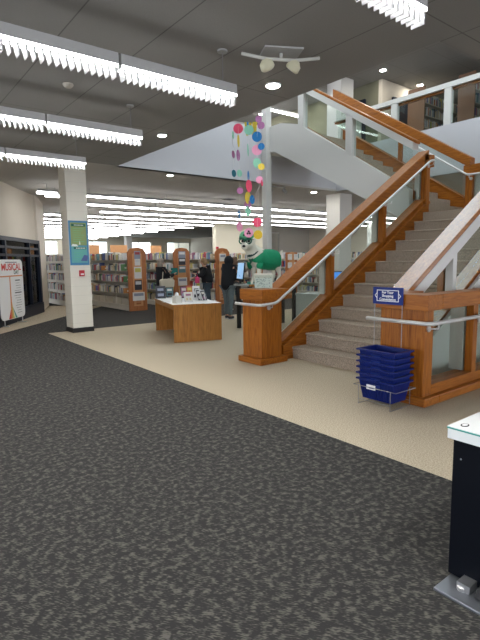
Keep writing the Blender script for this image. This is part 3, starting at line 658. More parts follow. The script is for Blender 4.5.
for k, z in enumerate((1.72, 1.50, 1.25)): flyer(8.27, Yp, z, .26, .22, ('book8', 'book5', 'book3')[k], '%s leaflet from the top on the second wooden end' % ordn[k], 'book11')
flyer(8.27, Yp, .85, .34, .26, 'paper', 'pale magazine low on the second wooden end', 'book8'); flyer(9.92, Yp, 1.62, .26, .26, 'paper', 'white leaflet on the third wooden end', 'book8')
for k, (x, z) in enumerate(((13.15, 1.62), (13.48, 1.62), (13.15, 1.3), (13.48, 1.3), (13.3, .95))): flyer(x, Yp, z, .22, .22, 'paper', ['top left','top right','middle left','middle right','lowest'][k] + ' white sheet on the shelf end right of the dog statue', 'book11')

# ------------------------------------------------------------------ desk with displays
dk = thing('display_desk', 'wooden display desk with white top standing on the beige carpet', 'desk', (4.454, 7.687, 0), math.atan2(-.28, .89))
DW, DL, DZ = .93, 1.80, .72
bx(-.01, DW + .01, -.01, DL, DZ - .035, DZ).build('top', 'white', dk, .004); bx(0, DW, 0, .04, .01, DZ - .035).build('front_panel', 'desk_wood', dk, .003)
bx(0, DW, DL - .05, DL - .01, .01, DZ - .035).build('rear_panel', 'desk_wood', dk); bx(DW * .45, DW * .45 + .03, .04, DL - .05, .12, DZ - .035).build('modesty_panel', 'desk_wood', dk)
bx(-.012, -.01, -.01, DL, DZ - .035, DZ).build('edge_band', 'desk_wood', dk); bx(-.01, DW + .01, -.012, -.01, DZ - .035, DZ).build('edge_band', 'desk_wood', dk)
bx(.0, .02, .04, DL - .05, DZ - .10, DZ - .035).build('apron', 'desk_wood', dk)
MD = Matrix.Translation((4.454, 7.687, 0)) @ Matrix.Rotation(math.atan2(-.28, .89), 4, 'Z')
def ondesk(u, v): return MD @ Vector((u, v, DZ))
def stand(px, py, w, h, mats, label, rz=.4, name='sign_holder', lean=-.15, cat='sign', grp='displays on the wooden desk'):
    p = onz(px, py, DZ); t = thing(name, label, cat, p, radians(-38) + rz, grp)
    o = bx(-w / 2, w / 2, 0, .015, 0, h).build('frame', mats[0], t); o.rotation_euler = (lean, 0, 0)
    bx(-w * .42, w * .42, -.003, 0, h * .08, h * .92).build('sheet', mats[1], o); bx(-w * .3, w * .3, -.005, -.003, h * .62, h * .82).build('heading', mats[2], o)
    bx(-w * .3, w * .3, -.005, -.003, h * .18, h * .4).build('picture', mats[3], o)
    s_ = MB(); s_.prism([(.0, 0), (.10, 0), (.02, h * .6)], 'x', -.01, .01); s_.build('easel', mats[0], t)
stand(161, 298.5, .22, .27, ('grey_cloth', 'book5', 'book8', 'book8'), 'grey framed notice standing at the left end of the desk')
stand(170, 297, .17, .22, ('grey_cloth', 'book3', 'paper', 'book5'), 'small framed card right of the grey framed notice')
stand(184.5, 298, .16, .26, ('book5', 'book10', 'book0', 'book8'), 'dark book standing in the middle of the desk', name='book', cat='book', lean=-.2)
stand(190, 298, .14, .27, ('book2', 'book7', 'book9', 'book2'), 'red and orange book standing on the desk', name='book', cat='book')
stand(189, 302, .17, .20, ('book11', 'book0', 'book10', 'book4'), 'cream patterned book leaning in front of the red one', name='book', cat='book', lean=-.3)
stand(196.5, 300, .15, .29, ('book11', 'book11', 'book5', 'book5'), 'white book with a black cover picture on the desk', name='book', cat='book', rz=.2)
stand(201, 301, .16, .25, ('book11', 'book5', 'book11', 'book11'), 'black and white book leaning near the right end of the desk', name='book', cat='book', rz=.9, lean=-.35)
stand(205.5, 301, .15, .24, ('book11', 'book5', 'book0', 'book10'), 'rightmost leaning book on the desk', name='book', cat='book', rz=1.0, lean=-.4)
p = onz(177, 303, DZ); t = thing('tissue_box', 'cream tissue box with tissue sticking out on the desk', 'tissue box', p, .1)
bx(-.065, .065, -.065, .065, 0, .14).build('box', 'book0', t, .005); m = MB(); m.ball((0, 0, .16), (.03, .05, .05)); m.build('tissue', 'white', t)
for k, (px, py) in enumerate(((213, 301), (207, 303.5), (166, 302))):
    p = onz(px, py, DZ); tag(bx(-.07, .07, -.05, .05, 0, .004).build('paper_sheet', 'paper'), ['pale leaflet lying at the right end of the desk', 'pale leaflet lying beside the leaning books', 'pale leaflet lying near the left end of the desk'][k], 'leaflet', 'leaflets lying on the desk').location = p

# ------------------------------------------------------------------ poster, alarm box on the white column
t = thing('poster', 'tall green and blue poster on the white column', 'poster', (3.715, 10.345, 1.46))
bx(-.205, .205, -.012, 0, 0, .94).build('frame', 'sign_poster' if False else 'book8', t)
plain('poster_blue', (.05, .19, .36), .5); plain('poster_green', (.22, .29, .11), .5); plain('poster_teal', (.11, .34, .34), .5)
t.children[0].data.materials[0] = MATS['poster_blue']
bx(-.17, .17, -.016, -.012, .42, .90).build('upper_sheet', 'poster_green', t); bx(-.17, .17, -.016, -.012, .05, .40).build('lower_sheet', 'poster_teal', t)
bx(-.15, .15, -.018, -.016, .82, .875).build('heading_band', 'dark_green', t); bx(-.12, .15, -.018, -.016, .34, .385).build('heading_band', 'dark_green', t)
m = MB(); [m.box(-.09 + .03 * i, -.07 + .03 * i, -.0195, -.018, .84, .857) for i in range(7)]; [m.box(-.07 + .035 * i, -.045 + .035 * i, -.0195, -.018, .352, .372) for i in range(6)]
m.prism([(-.17, .40), (-.02, .40), (-.05, .44), (-.14, .45)], 'y', -.0195, -.016); m.prism([(-.0, .44), (.03, .44), (.015, .52)], 'y', -.0195, -.016); m.build('lettering', 'paper', t)
m = MB(); [m.box(-.12, .12 - (i % 3) * .03, -.0175, -.016, .77 - i * .045, .778 - i * .045) for i in range(7)]; [m.box(-.12, .13 - (i % 2) * .05, -.0175, -.016, .30 - i * .035, .307 - i * .035) for i in range(6)]; m.build('text_lines', 'cap_green', t)
m = MB(); m.prism([(.02, .09), (.16, .08), (.18, .20), (.10, .22)], 'y', -.0195, -.0165); m.build('picture', 'book1', t)
t = thing('fire_alarm_pull', 'small red fire alarm box on the white column below the poster', 'fire alarm', (3.74, 10.345, 1.22))
bx(-.055, .055, -.05, 0, 0, .13).build('box', 'red_plastic', t, .006); bx(-.035, .035, -.056, -.05, .03, .06).build('handle', 'white', t)
p = ony(217, 249, 21.18); t = thing('fire_alarm_pull', 'tiny red alarm box on the far cream block wall', 'fire alarm', p); bx(-.07, .07, -.06, 0, -.12, .12).build('box', 'red_plastic', t)

# sandwich board
sp = onz(22, 320, 0); br = Vector((sp.x, sp.y, 0)); 
sg = thing('sign_board', 'white standing notice board with red heading before the dark window', 'sign', (3.27, 13.35, 0), radians(232))
plain('sign_orange', (.65, .25, .10), .5); plain('sign_red', (.60, .03, .02), .5)
BW = 1.25; m = MB(); pr = []
for cx, cz, a0 in ((.13, .28, 180), (BW - .13, .28, 270), (BW - .13, 1.48, 0), (.13, 1.48, 90)):
    for k in range(6): a = radians(a0 + k * 18); pr.append((cx + .13 * cos(a), cz + .13 * sin(a)))
SD = 1
m.prism(pr, 'y', -.012, .012); bd = m.build('board', 'white', sg)
fy = .0135 * SD; fr = (radians(90), 0, 0) if SD < 0 else (radians(90), 0, pi)
def sl(pts, mat, nm='stripe', e=.002):
    q = MB(); a, b = sorted((SD * .012, SD * (.012 + e))); q.prism(pts, 'y', a, b); return q.build(nm, mat, bd)
text('MUSICAL', .23, 'sign_red', bd, (.60, fy, 1.42), fr, sx=1.1); text('DAY', .13, 'dark_green', bd, (.36, fy, 1.29), fr)
sl([(.3, 1.535), (.9, 1.535), (.9, 1.55), (.3, 1.55)], 'grey_cloth')
sl([(.03, 1.19), (1.22, 1.19), (1.22, 1.22), (.03, 1.22)], 'sign_orange'); sl([(.70, .16), (.78, .16), (.74, 1.19), (.70, 1.19)], 'sign_orange'); sl([(.60, .16), (.70, .16), (.72, .60), (.69, .55)], 'book9', e=.001)
sl([(.78, .16), (.90, .16), (.76, .42)], 'sign_red', e=.001); sl([(.45, .16), (.55, .16), (.67, .45)], 'teal_edge', e=.001)
q = MB(); a_, b_ = sorted((SD * .012, SD * .014))
for i in range(14):
    z = 1.08 - i * .062; l = random.uniform(.2, .42); c = .33 + random.uniform(-.04, .04); q.box(c - l / 2, c + l / 2, a_, b_, z, z + (.025 if i in (0, 5) else .008))
q.build('text_lines', 'grey_cloth', bd)
q = MB()
for x in (.15, BW - .15): q = MB(); q.tube([(x, 0, .17), (x, 0, .012)], .012, 8); q.tube([(x, SD * .10, .012), (x, -SD * .14, .012)], .012, 8); q.build('leg', 'steel', sg)

# ------------------------------------------------------------------ baskets in wire stand with sign
def basket_mesh():
    t = thing('shopping_basket', 'x', 'basket', (0, 0, 0), 0, 'stacked blue shopping baskets')
    W_, L_, H_ = .29, .43, .215; tb = .82
    m = MB()
    def ringpts(f, z, inset=0): w, l = W_ / 2 * f - inset, L_ / 2 * f - inset; return [(-w, -l, z), (w, -l, z), (w, l, z), (-w, l, z)]
    o0, o1, i1, i0 = ringpts(tb, 0), ringpts(1, H_), ringpts(1, H_, .008), ringpts(tb, .008, .008)
    vs = o0 + o1 + i1 + i0; fs = [(3, 2, 1, 0), (12, 13, 14, 15)]
    for a, b in ((0, 4), (4, 8), (8, 12)):
        for k in range(4): fs.append((a + k, a + (k + 1) % 4, b + (k + 1) % 4, b + k))
    m.add(vs, fs)
    # vertical ribs on the outside
    for s_ in (-1, 1):
        for k in range(11):
            y = -.18 + k * .036; m.add([(s_ * W_ / 2 * tb, y * tb, .012), (s_ * (W_ / 2 * tb + .006), y * tb, .012), (s_ * (W_ / 2 * .97 + .006), y, H_ * .62), (s_ * W_ / 2 * .94, y, H_ * .62), (s_ * W_ / 2 * tb, y * tb + .007, .012), (s_ * (W_ / 2 * tb + .006), y * tb + .007, .012), (s_ * (W_ / 2 * .97 + .006), y + .007, H_ * .62), (s_ * W_ / 2 * .94, y + .007, H_ * .62)], [(0, 1, 2, 3), (7, 6, 5, 4), (1, 5, 6, 2), (0, 4, 5, 1), (3, 2, 6, 7), (0, 3, 7, 4)])
    m.build('body', 'basket_blue', t)
    r = MB()
    for a in ((-W_ / 2 - .022, W_ / 2 + .022, -L_ / 2 - .022, -L_ / 2), (-W_ / 2 - .022, W_ / 2 + .022, L_ / 2, L_ / 2 + .022), (-W_ / 2 - .022, -W_ / 2, -L_ / 2, L_ / 2), (W_ / 2, W_ / 2 + .022, -L_ / 2, L_ / 2)): r.box(*a, H_ - .018, H_)
    r.build('rim', 'basket_blue', t, .004)
    bx(-W_ / 2 - .010, -W_ / 2 - .002, -.055, .055, H_ - .075, H_ - .045).build('label_plate', 'sign_blue', t)
    return t
b0 = basket_mesh(); BCX, BCY = 4.185, 2.93
pos = ['bottom basket of the blue stack, white tag on its side', 'second blue basket from the bottom of the stack', 'third blue basket from the bottom of the stack', 'third blue basket from the top of the stack', 'second blue basket from the top of the stack', 'top basket of the blue stack, open and empty']
for k in range(6):
    b = b0 if k == 0 else copy_tree(b0); b.location = (BCX, BCY, .065 + k * .062); b['label'] = pos[k]
t0 = thing('basket_tag', 'white label stuck on the lowest blue basket', 'tag', (BCX - .152, BCY + .05, .195))
bx(-.004, 0, -.055, .055, -.02, .03).build('label', 'white', t0); bx(-.005, -.004, -.04, .02, -.008, .006).build('print', 'sign_blue', t0)
bpy.data.objects.remove(t0.children[0]) if False else None
w = thing('basket_stand', 'thin wire stand holding the blue baskets', 'stand', (BCX, BCY, 0))
m = MB(); X_, Y_ = .17, .26
m.tube([(-X_, -Y_, .20), (X_, -Y_, .20), (X_, Y_, .20), (-X_, Y_, .20), (-X_, -Y_, .20)], .004, 6)
for s1 in (-1, 1):
    m.tube([(-X_, s1 * Y_ * .75, .2), (-X_, s1 * Y_ * .75, .004), (X_, s1 * Y_ * .75, .004), (X_, s1 * Y_ * .75, .20)], .004, 6)
    m.tube([(-.12, s1 * .1, .056), (.12, s1 * .1, .056)], .003, 6)
m.tube([(-X_, -Y_ * .75, .056), (-X_, Y_ * .75, .056)], .003, 6); m.tube([(X_, -Y_ * .75, .056), (X_, Y_ * .75, .056)], .003, 6)
m.build('wire_frame', 'wire', w)
m = MB()
for y in (-.07, .27): m.tube([(.182, y, .2), (.182, y, 1.20)], .004, 6)
m.tube([(.182, -.07, .2), (.17, -.07, .2), (.17, .27, .2), (.182, .27, .2)], .004, 6)
m.build('rod', 'wire', w)
sb_ = bx(.168, .176, -.085, .285, 1.035, 1.215).build('sign_plate', 'sign_blue', w)
m = MB()
def fr_(y0, y1, z0, z1, th=.007):
    for a in ((y0, y1, z0, z0 + th), (y0, y1, z1 - th, z1), (y0, y0 + th, z0, z1), (y1 - th, y1, z0, z1)): m.box(.166, .168, a[0] + .1, a[1] + .1, a[2], a[3])
fr_(-.135, .135, 1.065, 1.187)
for s_ in (-1, 1):
    m.tube([(.167, .1 + s_ * .135, 1.15), (.167, .1 + s_ * .158, 1.126), (.167, .1 + s_ * .135, 1.102)], .004, 6)
m.build('border', 'white', sb_)
text('For Your\nShopping\nConvenience', .038, 'white', sb_, (.1665, .1, 1.124), (radians(90), 0, radians(-90)), sp=.95)

# ------------------------------------------------------------------ low cabinet lower right
kx, ky = 2.07, 1.10
k = thing('pedestal_cabinet', 'black pedestal with white glass top at the lower right corner', 'pedestal', (kx, ky, 0))
bx(.02, .75, -.75, -.02, .02, .69).build('body', 'kiosk_navy', k, .004)
bx(-.0, .77, -.77, .0, .69, .738).build('top', 'kiosk_white', k, .003); bx(-.002, .772, -.772, .002, .738, .745).build('glass_edge', 'teal_edge', k)
bx(.0, .77, -.77, 0, .745, .749).build('glass_top', 'kiosk_white', k)
m = MB(); m.lathe([(.024, .749), (.024, .751)], (.062, -.050, 0), 24, sy=.7); o = m.build('badge', 'grey_cloth', k); m = MB(); m.lathe([(.018, .751), (.018, .752)], (.062, -.050, 0), 24, sy=.6); m.build('badge_center', 'kiosk_white', o)
fp = bx(-.125, .10, -.75, -.03, 0, .014).build('foot_plate', 'plate_metal', k, .003)
m = MB(); m.lathe([(.02, .014), (.02, .03), (.012, .036)], (-.04, -.12, 0), 16); m.lathe([(.02, .014), (.02, .03), (.012, .036)], (-.04, -.25, 0), 16); m.build('bolt', 'steel', fp)
bx(-.05, .02, -.16, -.10, .014, .05).build('bracket', 'steel', fp); m = MB(); m.tube([(0.02, -.2, .05), (-.03, -.2, .04), (-.045, -.2, .0145)], .018, 10); m.build('caster_housing', 'black', fp)
m = MB(); m.lathe([(.004, 0), (.004, .003)], n=10); o = m.build('screw', 'steel', k); o.location = (.02, -.06, .60); o.rotation_euler = (0, radians(-90), 0)

# ------------------------------------------------------------------ paper circle garlands
GC = {'r': (.75, .08, .16), 'p': (.72, .30, .45), 'm': (.40, .16, .34), 'b': (.01, .16, .42), 't': (.02, .14, .20), 'g': (.25, .58, .42), 'y': (.72, .55, .06), 'o': (.55, .38, .02)}
GN = {'r': 'hot pink', 'p': 'pink', 'm': 'mauve', 'b': 'blue', 't': 'dark teal', 'g': 'mint green', 'y': 'yellow', 'o': 'golden'}
for k_, c_ in GC.items(): plain('paper_' + k_, c_, .7)
gar = {'leftmost': [(233, 135, 1, 3.6, 'g'), (233.3, 154.5, 1.5, 3.7, 'm'), (233.9, 173.4, 2.2, 3.5, 't')],
       'second from the left': [(238.2, 128.6, 4.8, 4.8, 'r'), (238.5, 141, 1.2, 6, 'y'), (238.2, 155.3, 1.8, 5.3, 'm'), (239.5, 173.4, 2.6, 3.5, 'g'), (240, 190.6, 3.2, 3.2, 'm'), (239.3, 214, 1, 4.5, 'b'), (239.7, 226.6, 3, 4.8, 'p')],
       'middle': [(248.9, 130, 4.7, 4.7, 'g'), (248, 150, .8, 6, 'g'), (248.4, 176, 1, 5, 'b'), (249, 186, 3, 6, 'r'), (248, 197.8, 3, 6, 'y'), (247.8, 204.5, 3.5, 4, 'm'), (248.1, 211, 2.7, 5, 'g'), (248.7, 232.8, 4.7, 4.7, 'p')],
       'second from the right': [(258.6, 119, 3.2, 3.2, 'm'), (257, 136.7, 5, 5, 'b'), (256.9, 150, 5, 5, 'p'), (257.2, 163.2, 4, 5, 'g'), (259.4, 179.8, 3.5, 3.5, 'p'), (257.3, 222.3, 4.7, 4.7, 'r'), (258, 234.7, 4.5, 4.5, 'o')],
       'rightmost': [(261, 125.4, 3.6, 3.6, 'm'), (261.3, 146.4, 3.3, 3.3, 'b'), (261.4, 166.7, 3.2, 3.2, 'y'), (262, 183, 1, 3, 'r'), (252.2, 199.6, 2.5, 4.5, 'b')]}
for gi, (gn, lst) in enumerate(gar.items()):
    cx = lst[0][0]; p0 = onx(cx, 130, 4.6 + .03 * gi); gX, gY = p0.x, p0.y
    zs = [onx(cx, q[1], gX).z for q in lst]
    t = thing('paper_garland', 'hanging string of coloured paper circles, %s string' % gn, 'garland', (gX, gY, CZ), 0, 'paper circle garlands')
    m = MB(); pts = [Vector((0, 0, 0))]; ds = []
    for q in lst:
        p = onx(q[0], q[1], gX); loc = p - Vector((gX, gY, CZ)); ds.append((q, loc)); pts.append(loc)
    m = MB(); m.tube(pts, .0012, 5); m.build('string', 'paper', t)
    for q, loc in ds:
        dist = math.hypot(gX, gY); r = q[3] * dist * 1.0 / 480 * .98; asp = min(1, q[2] / q[3]); yaw = math.acos(max(.08, asp))
        d = MB(); d.tube([(0, -.0008, 0), (0, .0008, 0)], r, 24); o = d.build('paper_circle', 'paper_' + q[4], t); o.location = loc + Vector((.0, .0, 0))
        face = math.atan2(gY, gX) + pi / 2 - pi; o.rotation_euler = (0, 0, face + yaw); o['label'] = GN[q[4]] + ' paper circle'
        if q[1] == 232.8 and q[4] == 'p':
            s_ = MB()
            for a in (90, 210, 330): s_.tube([(r * .28 * cos(radians(a)), -.0026, r * .28 * sin(radians(a))), (r * .28 * cos(radians(a)), .0026, r * .28 * sin(radians(a)))], r * .24, 10)
            s_.build('clover', 'black', o)
p = onx(248.4, 117, 4.7); t = thing('paper_streamer', 'crumpled yellow paper streamer at the top of the middle string', 'streamer', (p.x, p.y, CZ))
m = MB(); 
for a, b, c_ in ((-.06, .02, 0), (.0, -.02, .03), (.05, .03, -.02)): m.add([(a * .8, -a * .6 + c_, 0), (a * .8 + .05, -a * .6 - .04 + c_, 0), (a * .5 + .05 + b, -a * .5 - .03, -.17), (a * .5 + b, -a * .5 + .01, -.19), (a * .8, -a * .6 + c_ + .003, 0), (a * .8 + .05, -a * .6 - .037 + c_, 0), (a * .5 + .05 + b, -a * .5 - .027, -.17), (a * .5 + b, -a * .5 + .013, -.19)], [(0, 1, 2, 3), (7, 6, 5, 4), (0, 4, 5, 1), (1, 5, 6, 2), (2, 6, 7, 3), (3, 7, 4, 0)])
m.build('streamer', 'paper_y', t); bx(-.03, .0, -.005, .005, -.05, 0).build('ribbon', 'paper_b', t)

# ------------------------------------------------------------------ counter, monitor, dog statue
ct = thing('computer_counter', 'tall counter with dark legs behind the left newel', 'counter', (6.52, 8.02, 0))
bx(0, 1.5, 0, .54, .955, .995).build('top', 'grey_counter', ct, .004); bx(.0, 1.5, -.005, 0, .955, .995).build('edge_band', 'desk_wood', ct)
for x, y in ((.04, .03), (1.38, .03), (.04, .42), (1.38, .42)): bx(x, x + .07, y, y + .07, 0, .955).build('leg', 'black', ct)
bx(.3, 1.3, .43, .45, .25, .9).build('rear_panel', 'grey_counter', ct)
mo = thing('computer_monitor', 'computer screen with light blue display facing the hooded person', 'monitor', (6.60, 8.44, .996), radians(-112))
o = bx(-.25, .25, -.015, .015, .10, .48).build('panel', 'black', mo, .006); o.rotation_euler = (-.12, 0, 0); bx(-.235, .235, -.018, -.015, .115, .465).build('screen', 'screen', o); m = MB(); m.tube([(0, .02, .012), (0, .02, .2)], .02, 10); m.box(-.12, .12, -.08, .1, 0, .012); m.build('foot', 'black', mo)
tag(bx(-.06, .06, -.05, .05, 0, .05).build('plastic_box', 'teal_edge'), 'small turquoise box on the counter by the screen', 'box').location = Vector((6.72, 8.2, .996))
dg = thing('dog_statue', 'white dog statue wearing green cap, glasses and green shirt', 'statue', (7.08, 8.24, .996)); dg.scale = (1.13, 1.13, 1.13)
P_ = {'hip': (.30, 0, .50, .135), 'belly': (.10, 0, .50, .125), 'chest': (-.10, 0, .52, .145), 'neck': (-.27, 0, .66, .115), 'head': (-.39, -.02, .80, .155), 'muz': (-.49, -.09, .725, .095), 'nose': (-.545, -.13, .70, .06),
      'fl1': (-.14, .09, .36, .06), 'fl2': (-.14, .09, .16, .042), 'fl3': (-.15, .09, .045, .042), 'fl4': (-.21, .09, .03, .03),
      'fr1': (-.14, -.09, .36, .06), 'fr2': (-.15, -.09, .16, .042), 'fr3': (-.16, -.09, .045, .042), 'fr4': (-.22, -.09, .03, .03),
      'hl1': (.34, .09, .34, .075), 'hl2': (.40, .09, .18, .042), 'hl3': (.36, .09, .045, .042), 'hl4': (.30, .09, .03, .03),
      'hr1': (.34, -.09, .34, .075), 'hr2': (.40, -.09, .18, .042), 'hr3': (.36, -.09, .045, .042), 'hr4': (.30, -.09, .03, .03), 'tail': (.48, 0, .56, .03), 'tail2': (.56, 0, .66, .018)}
E_ = [('hip', 'belly'), ('belly', 'chest'), ('chest', 'neck'), ('neck', 'head'), ('head', 'muz'), ('muz', 'nose'), ('hip', 'tail'), ('tail', 'tail2')]
for a, r_ in (('fl', 'chest'), ('fr', 'chest'), ('hl', 'hip'), ('hr', 'hip')): E_ += [(r_, a + '1'), (a + '1', a + '2'), (a + '2', a + '3'), (a + '3', a + '4')]
skin('body', P_, E_, 'dog_white', dg, 'belly')
sh = skin('shirt', {'a': (.40, 0, .47, .19), 'b': (.12, 0, .45, .22), 'c': (-.12, 0, .48, .215), 'd': (-.22, 0, .60, .14), 's1': (-.14, -.115, .40, .085), 's2': (-.145, -.12, .27, .075), 's3': (-.14, .115, .40, .085), 's4': (-.14, .12, .27, .075)}, [('a', 'b'), ('b', 'c'), ('c', 'd'), ('c', 's1'), ('s1', 's2'), ('c', 's3'), ('s3', 's4')], 'dog_green', dg, 'b')
m = MB(); m.lathe([(.075, -.05), (.13, -.02), (.11, .03), (.06, .06)], (0, 0, 0), 18); o = m.build('bandana', 'bandana', dg, smooth=True); o.location = (-.235, 0, .62); o.rotation_euler = (0, radians(-40), 0)
m = MB(); m.add([(-.26, -.12, .60), (-.26, .12, .60), (-.30, 0, .38), (-.245, -.12, .60), (-.245, .12, .60), (-.285, 0, .38)], [(0, 1, 2), (5, 4, 3), (0, 3, 4, 1), (1, 4, 5, 2), (2, 5, 3, 0)]); m.build('bib', 'dark_green', dg)
m = MB(); m.ball((-.27, 0, .53), .035); m.ball((-.28, -.06, .57), .03); m.ball((-.28, .06, .57), .03); m.build('rosette', 'book10', dg, smooth=True)
m = MB(); m.lathe([(.125, 0), (.12, .04), (.095, .085), (.05, .11), (.01, .12)], (0, 0, 0), 22); o = m.build('cap', 'cap_green', dg, smooth=True); o.location = (-.385, -.01, .895); o.rotation_euler = (radians(8), radians(-12), radians(35)); o.scale = (1.18, 1.18, 1.1)
m = MB(); m.lathe([(.11, 0), (.10, .018)], (-.07, 0, -.01), 18); m.build('brim', 'dark_green', o)
m = MB(); [m.ball((-.118 - .0 + .02 * abs(j), j * .022, .055 + (0.025 if j == 0 else 0)), .019) for j in (-1, 0, 1)]; m.build('clover', 'black', o)
m = MB()
for s_ in (-1, 1):
    m.add(*(lambda c: ([(c[0] + (.0), c[1] + (.046 + .011 * cos(b)) * cos(a), c[2] + (.046 + .011 * cos(b)) * sin(a)) if False else (c[0] + .011 * sin(b), c[1] + (.046 + .011 * cos(b)) * cos(a), c[2] + (.046 + .011 * cos(b)) * sin(a)) for a in [2 * pi * i / 18 for i in range(18)] for b in [2 * pi * j / 6 for j in range(6)]], [(i * 6 + j, ((i + 1) % 18) * 6 + j, ((i + 1) % 18) * 6 + (j + 1) % 6, i * 6 + (j + 1) % 6) for i in range(18) for j in range(6)]))((0, s_ * .058, 0)))
m.tube([(0, -.014, .005), (0, .014, .005)], .006, 6); m.tube([(0, .10, .01), (.14, .115, .03)], .006, 6); m.tube([(0, -.10, .01), (.14, -.115, .03)], .006, 6)
o = m.build('glasses', 'dark_green', dg, smooth=True); o.location = (-.505, -.115, .825); o.rotation_euler = (0, 0, .62); o.scale = (1.15, 1.15, 1.15)
m = MB(); m.ball((-.455, -.155, .822), .026); m.build('eye', 'black', dg, smooth=True); m = MB(); m.ball((-.525, -.055, .822), .026); m.build('eye', 'black', dg, smooth=True)
m = MB(); m.ball((-.585, -.17, .725), (.03, .035, .025)); m.build('nose', 'black', dg, smooth=True)
m = MB()
for s_ in (-1, 1): MB().ball((-.33, s_ * .13 - .01, .82), (.05, .02, .075)).build('ear', 'dog_white', dg, smooth=True)
# brochure holder on the newel
bh = thing('brochure_holder', 'clear holder with patterned white leaflets on the left newel', 'brochure holder', (4.70, 5.44, 1.101), radians(-52))
o = bx(-.13, .13, -.01, .01, 0, .21).build('sheet', 'paper', bh); o.rotation_euler = (-.2, 0, 0)
q = MB()
for i in range(46): 
    x, z = random.uniform(-.115, .105), random.uniform(.01, .185); q.box(x, x + .012, -.0125, -.01, z, z + .01)
q.build('print', 'denim_grey', o); bx(-.135, .135, -.022, -.018, 0, .20).build('front_cover', 'glass', o); bx(-.135, .135, -.03, .06, 0, .006).build('foot', 'glass', bh)
q = MB(); q.box(-.135, .135, .02, .025, 0, .22); o = q.build('rear_frame', 'shelf_metal', bh)
p = onz(252, 284, 1.0)
tag(MB().lathe([(.03, 0), (.03, .09), (.012, .11), (.012, .14)], n=14).build('sanitizer_bottle', 'dog_white', smooth=True), 'small pale bottle at the front edge of the tall counter', 'bottle').location = (6.66, 8.08, .996)
# grey service desk seen through the stair glass
sd = thing('service_desk', 'grey service desk seen through the glass beside the newel', 'desk', (7.3, 6.6, 0))
bx(0, 1.6, 0, .8, .76, .80).build('top', 'grey_counter', sd); bx(0, 1.6, .02, .05, .55, .76).build('modesty_panel', 'grey_counter', sd); bx(1.45, 1.6, .02, .78, 0, .76).build('side_panel', 'white_paint', sd); bx(0, .06, .05, .78, 0, .76).build('side_panel', 'grey_counter', sd)
mo2 = thing('computer_monitor', 'dark screen with blue picture behind the stair glass post', 'monitor', (8.35, 7.1, .801), radians(-50))
bx(-.25, .25, -.02, .02, .1, .45).build('panel', 'black', mo2); bx(-.23, .23, -.024, -.02, .12, .43).build('screen', 'screen_blue', mo2); m = MB(); m.box(-.1, .1, -.08, .08, 0, .012); m.tube([(0, .01, .01), (0, .01, .12)], .02, 8); m.build('foot', 'black', mo2)

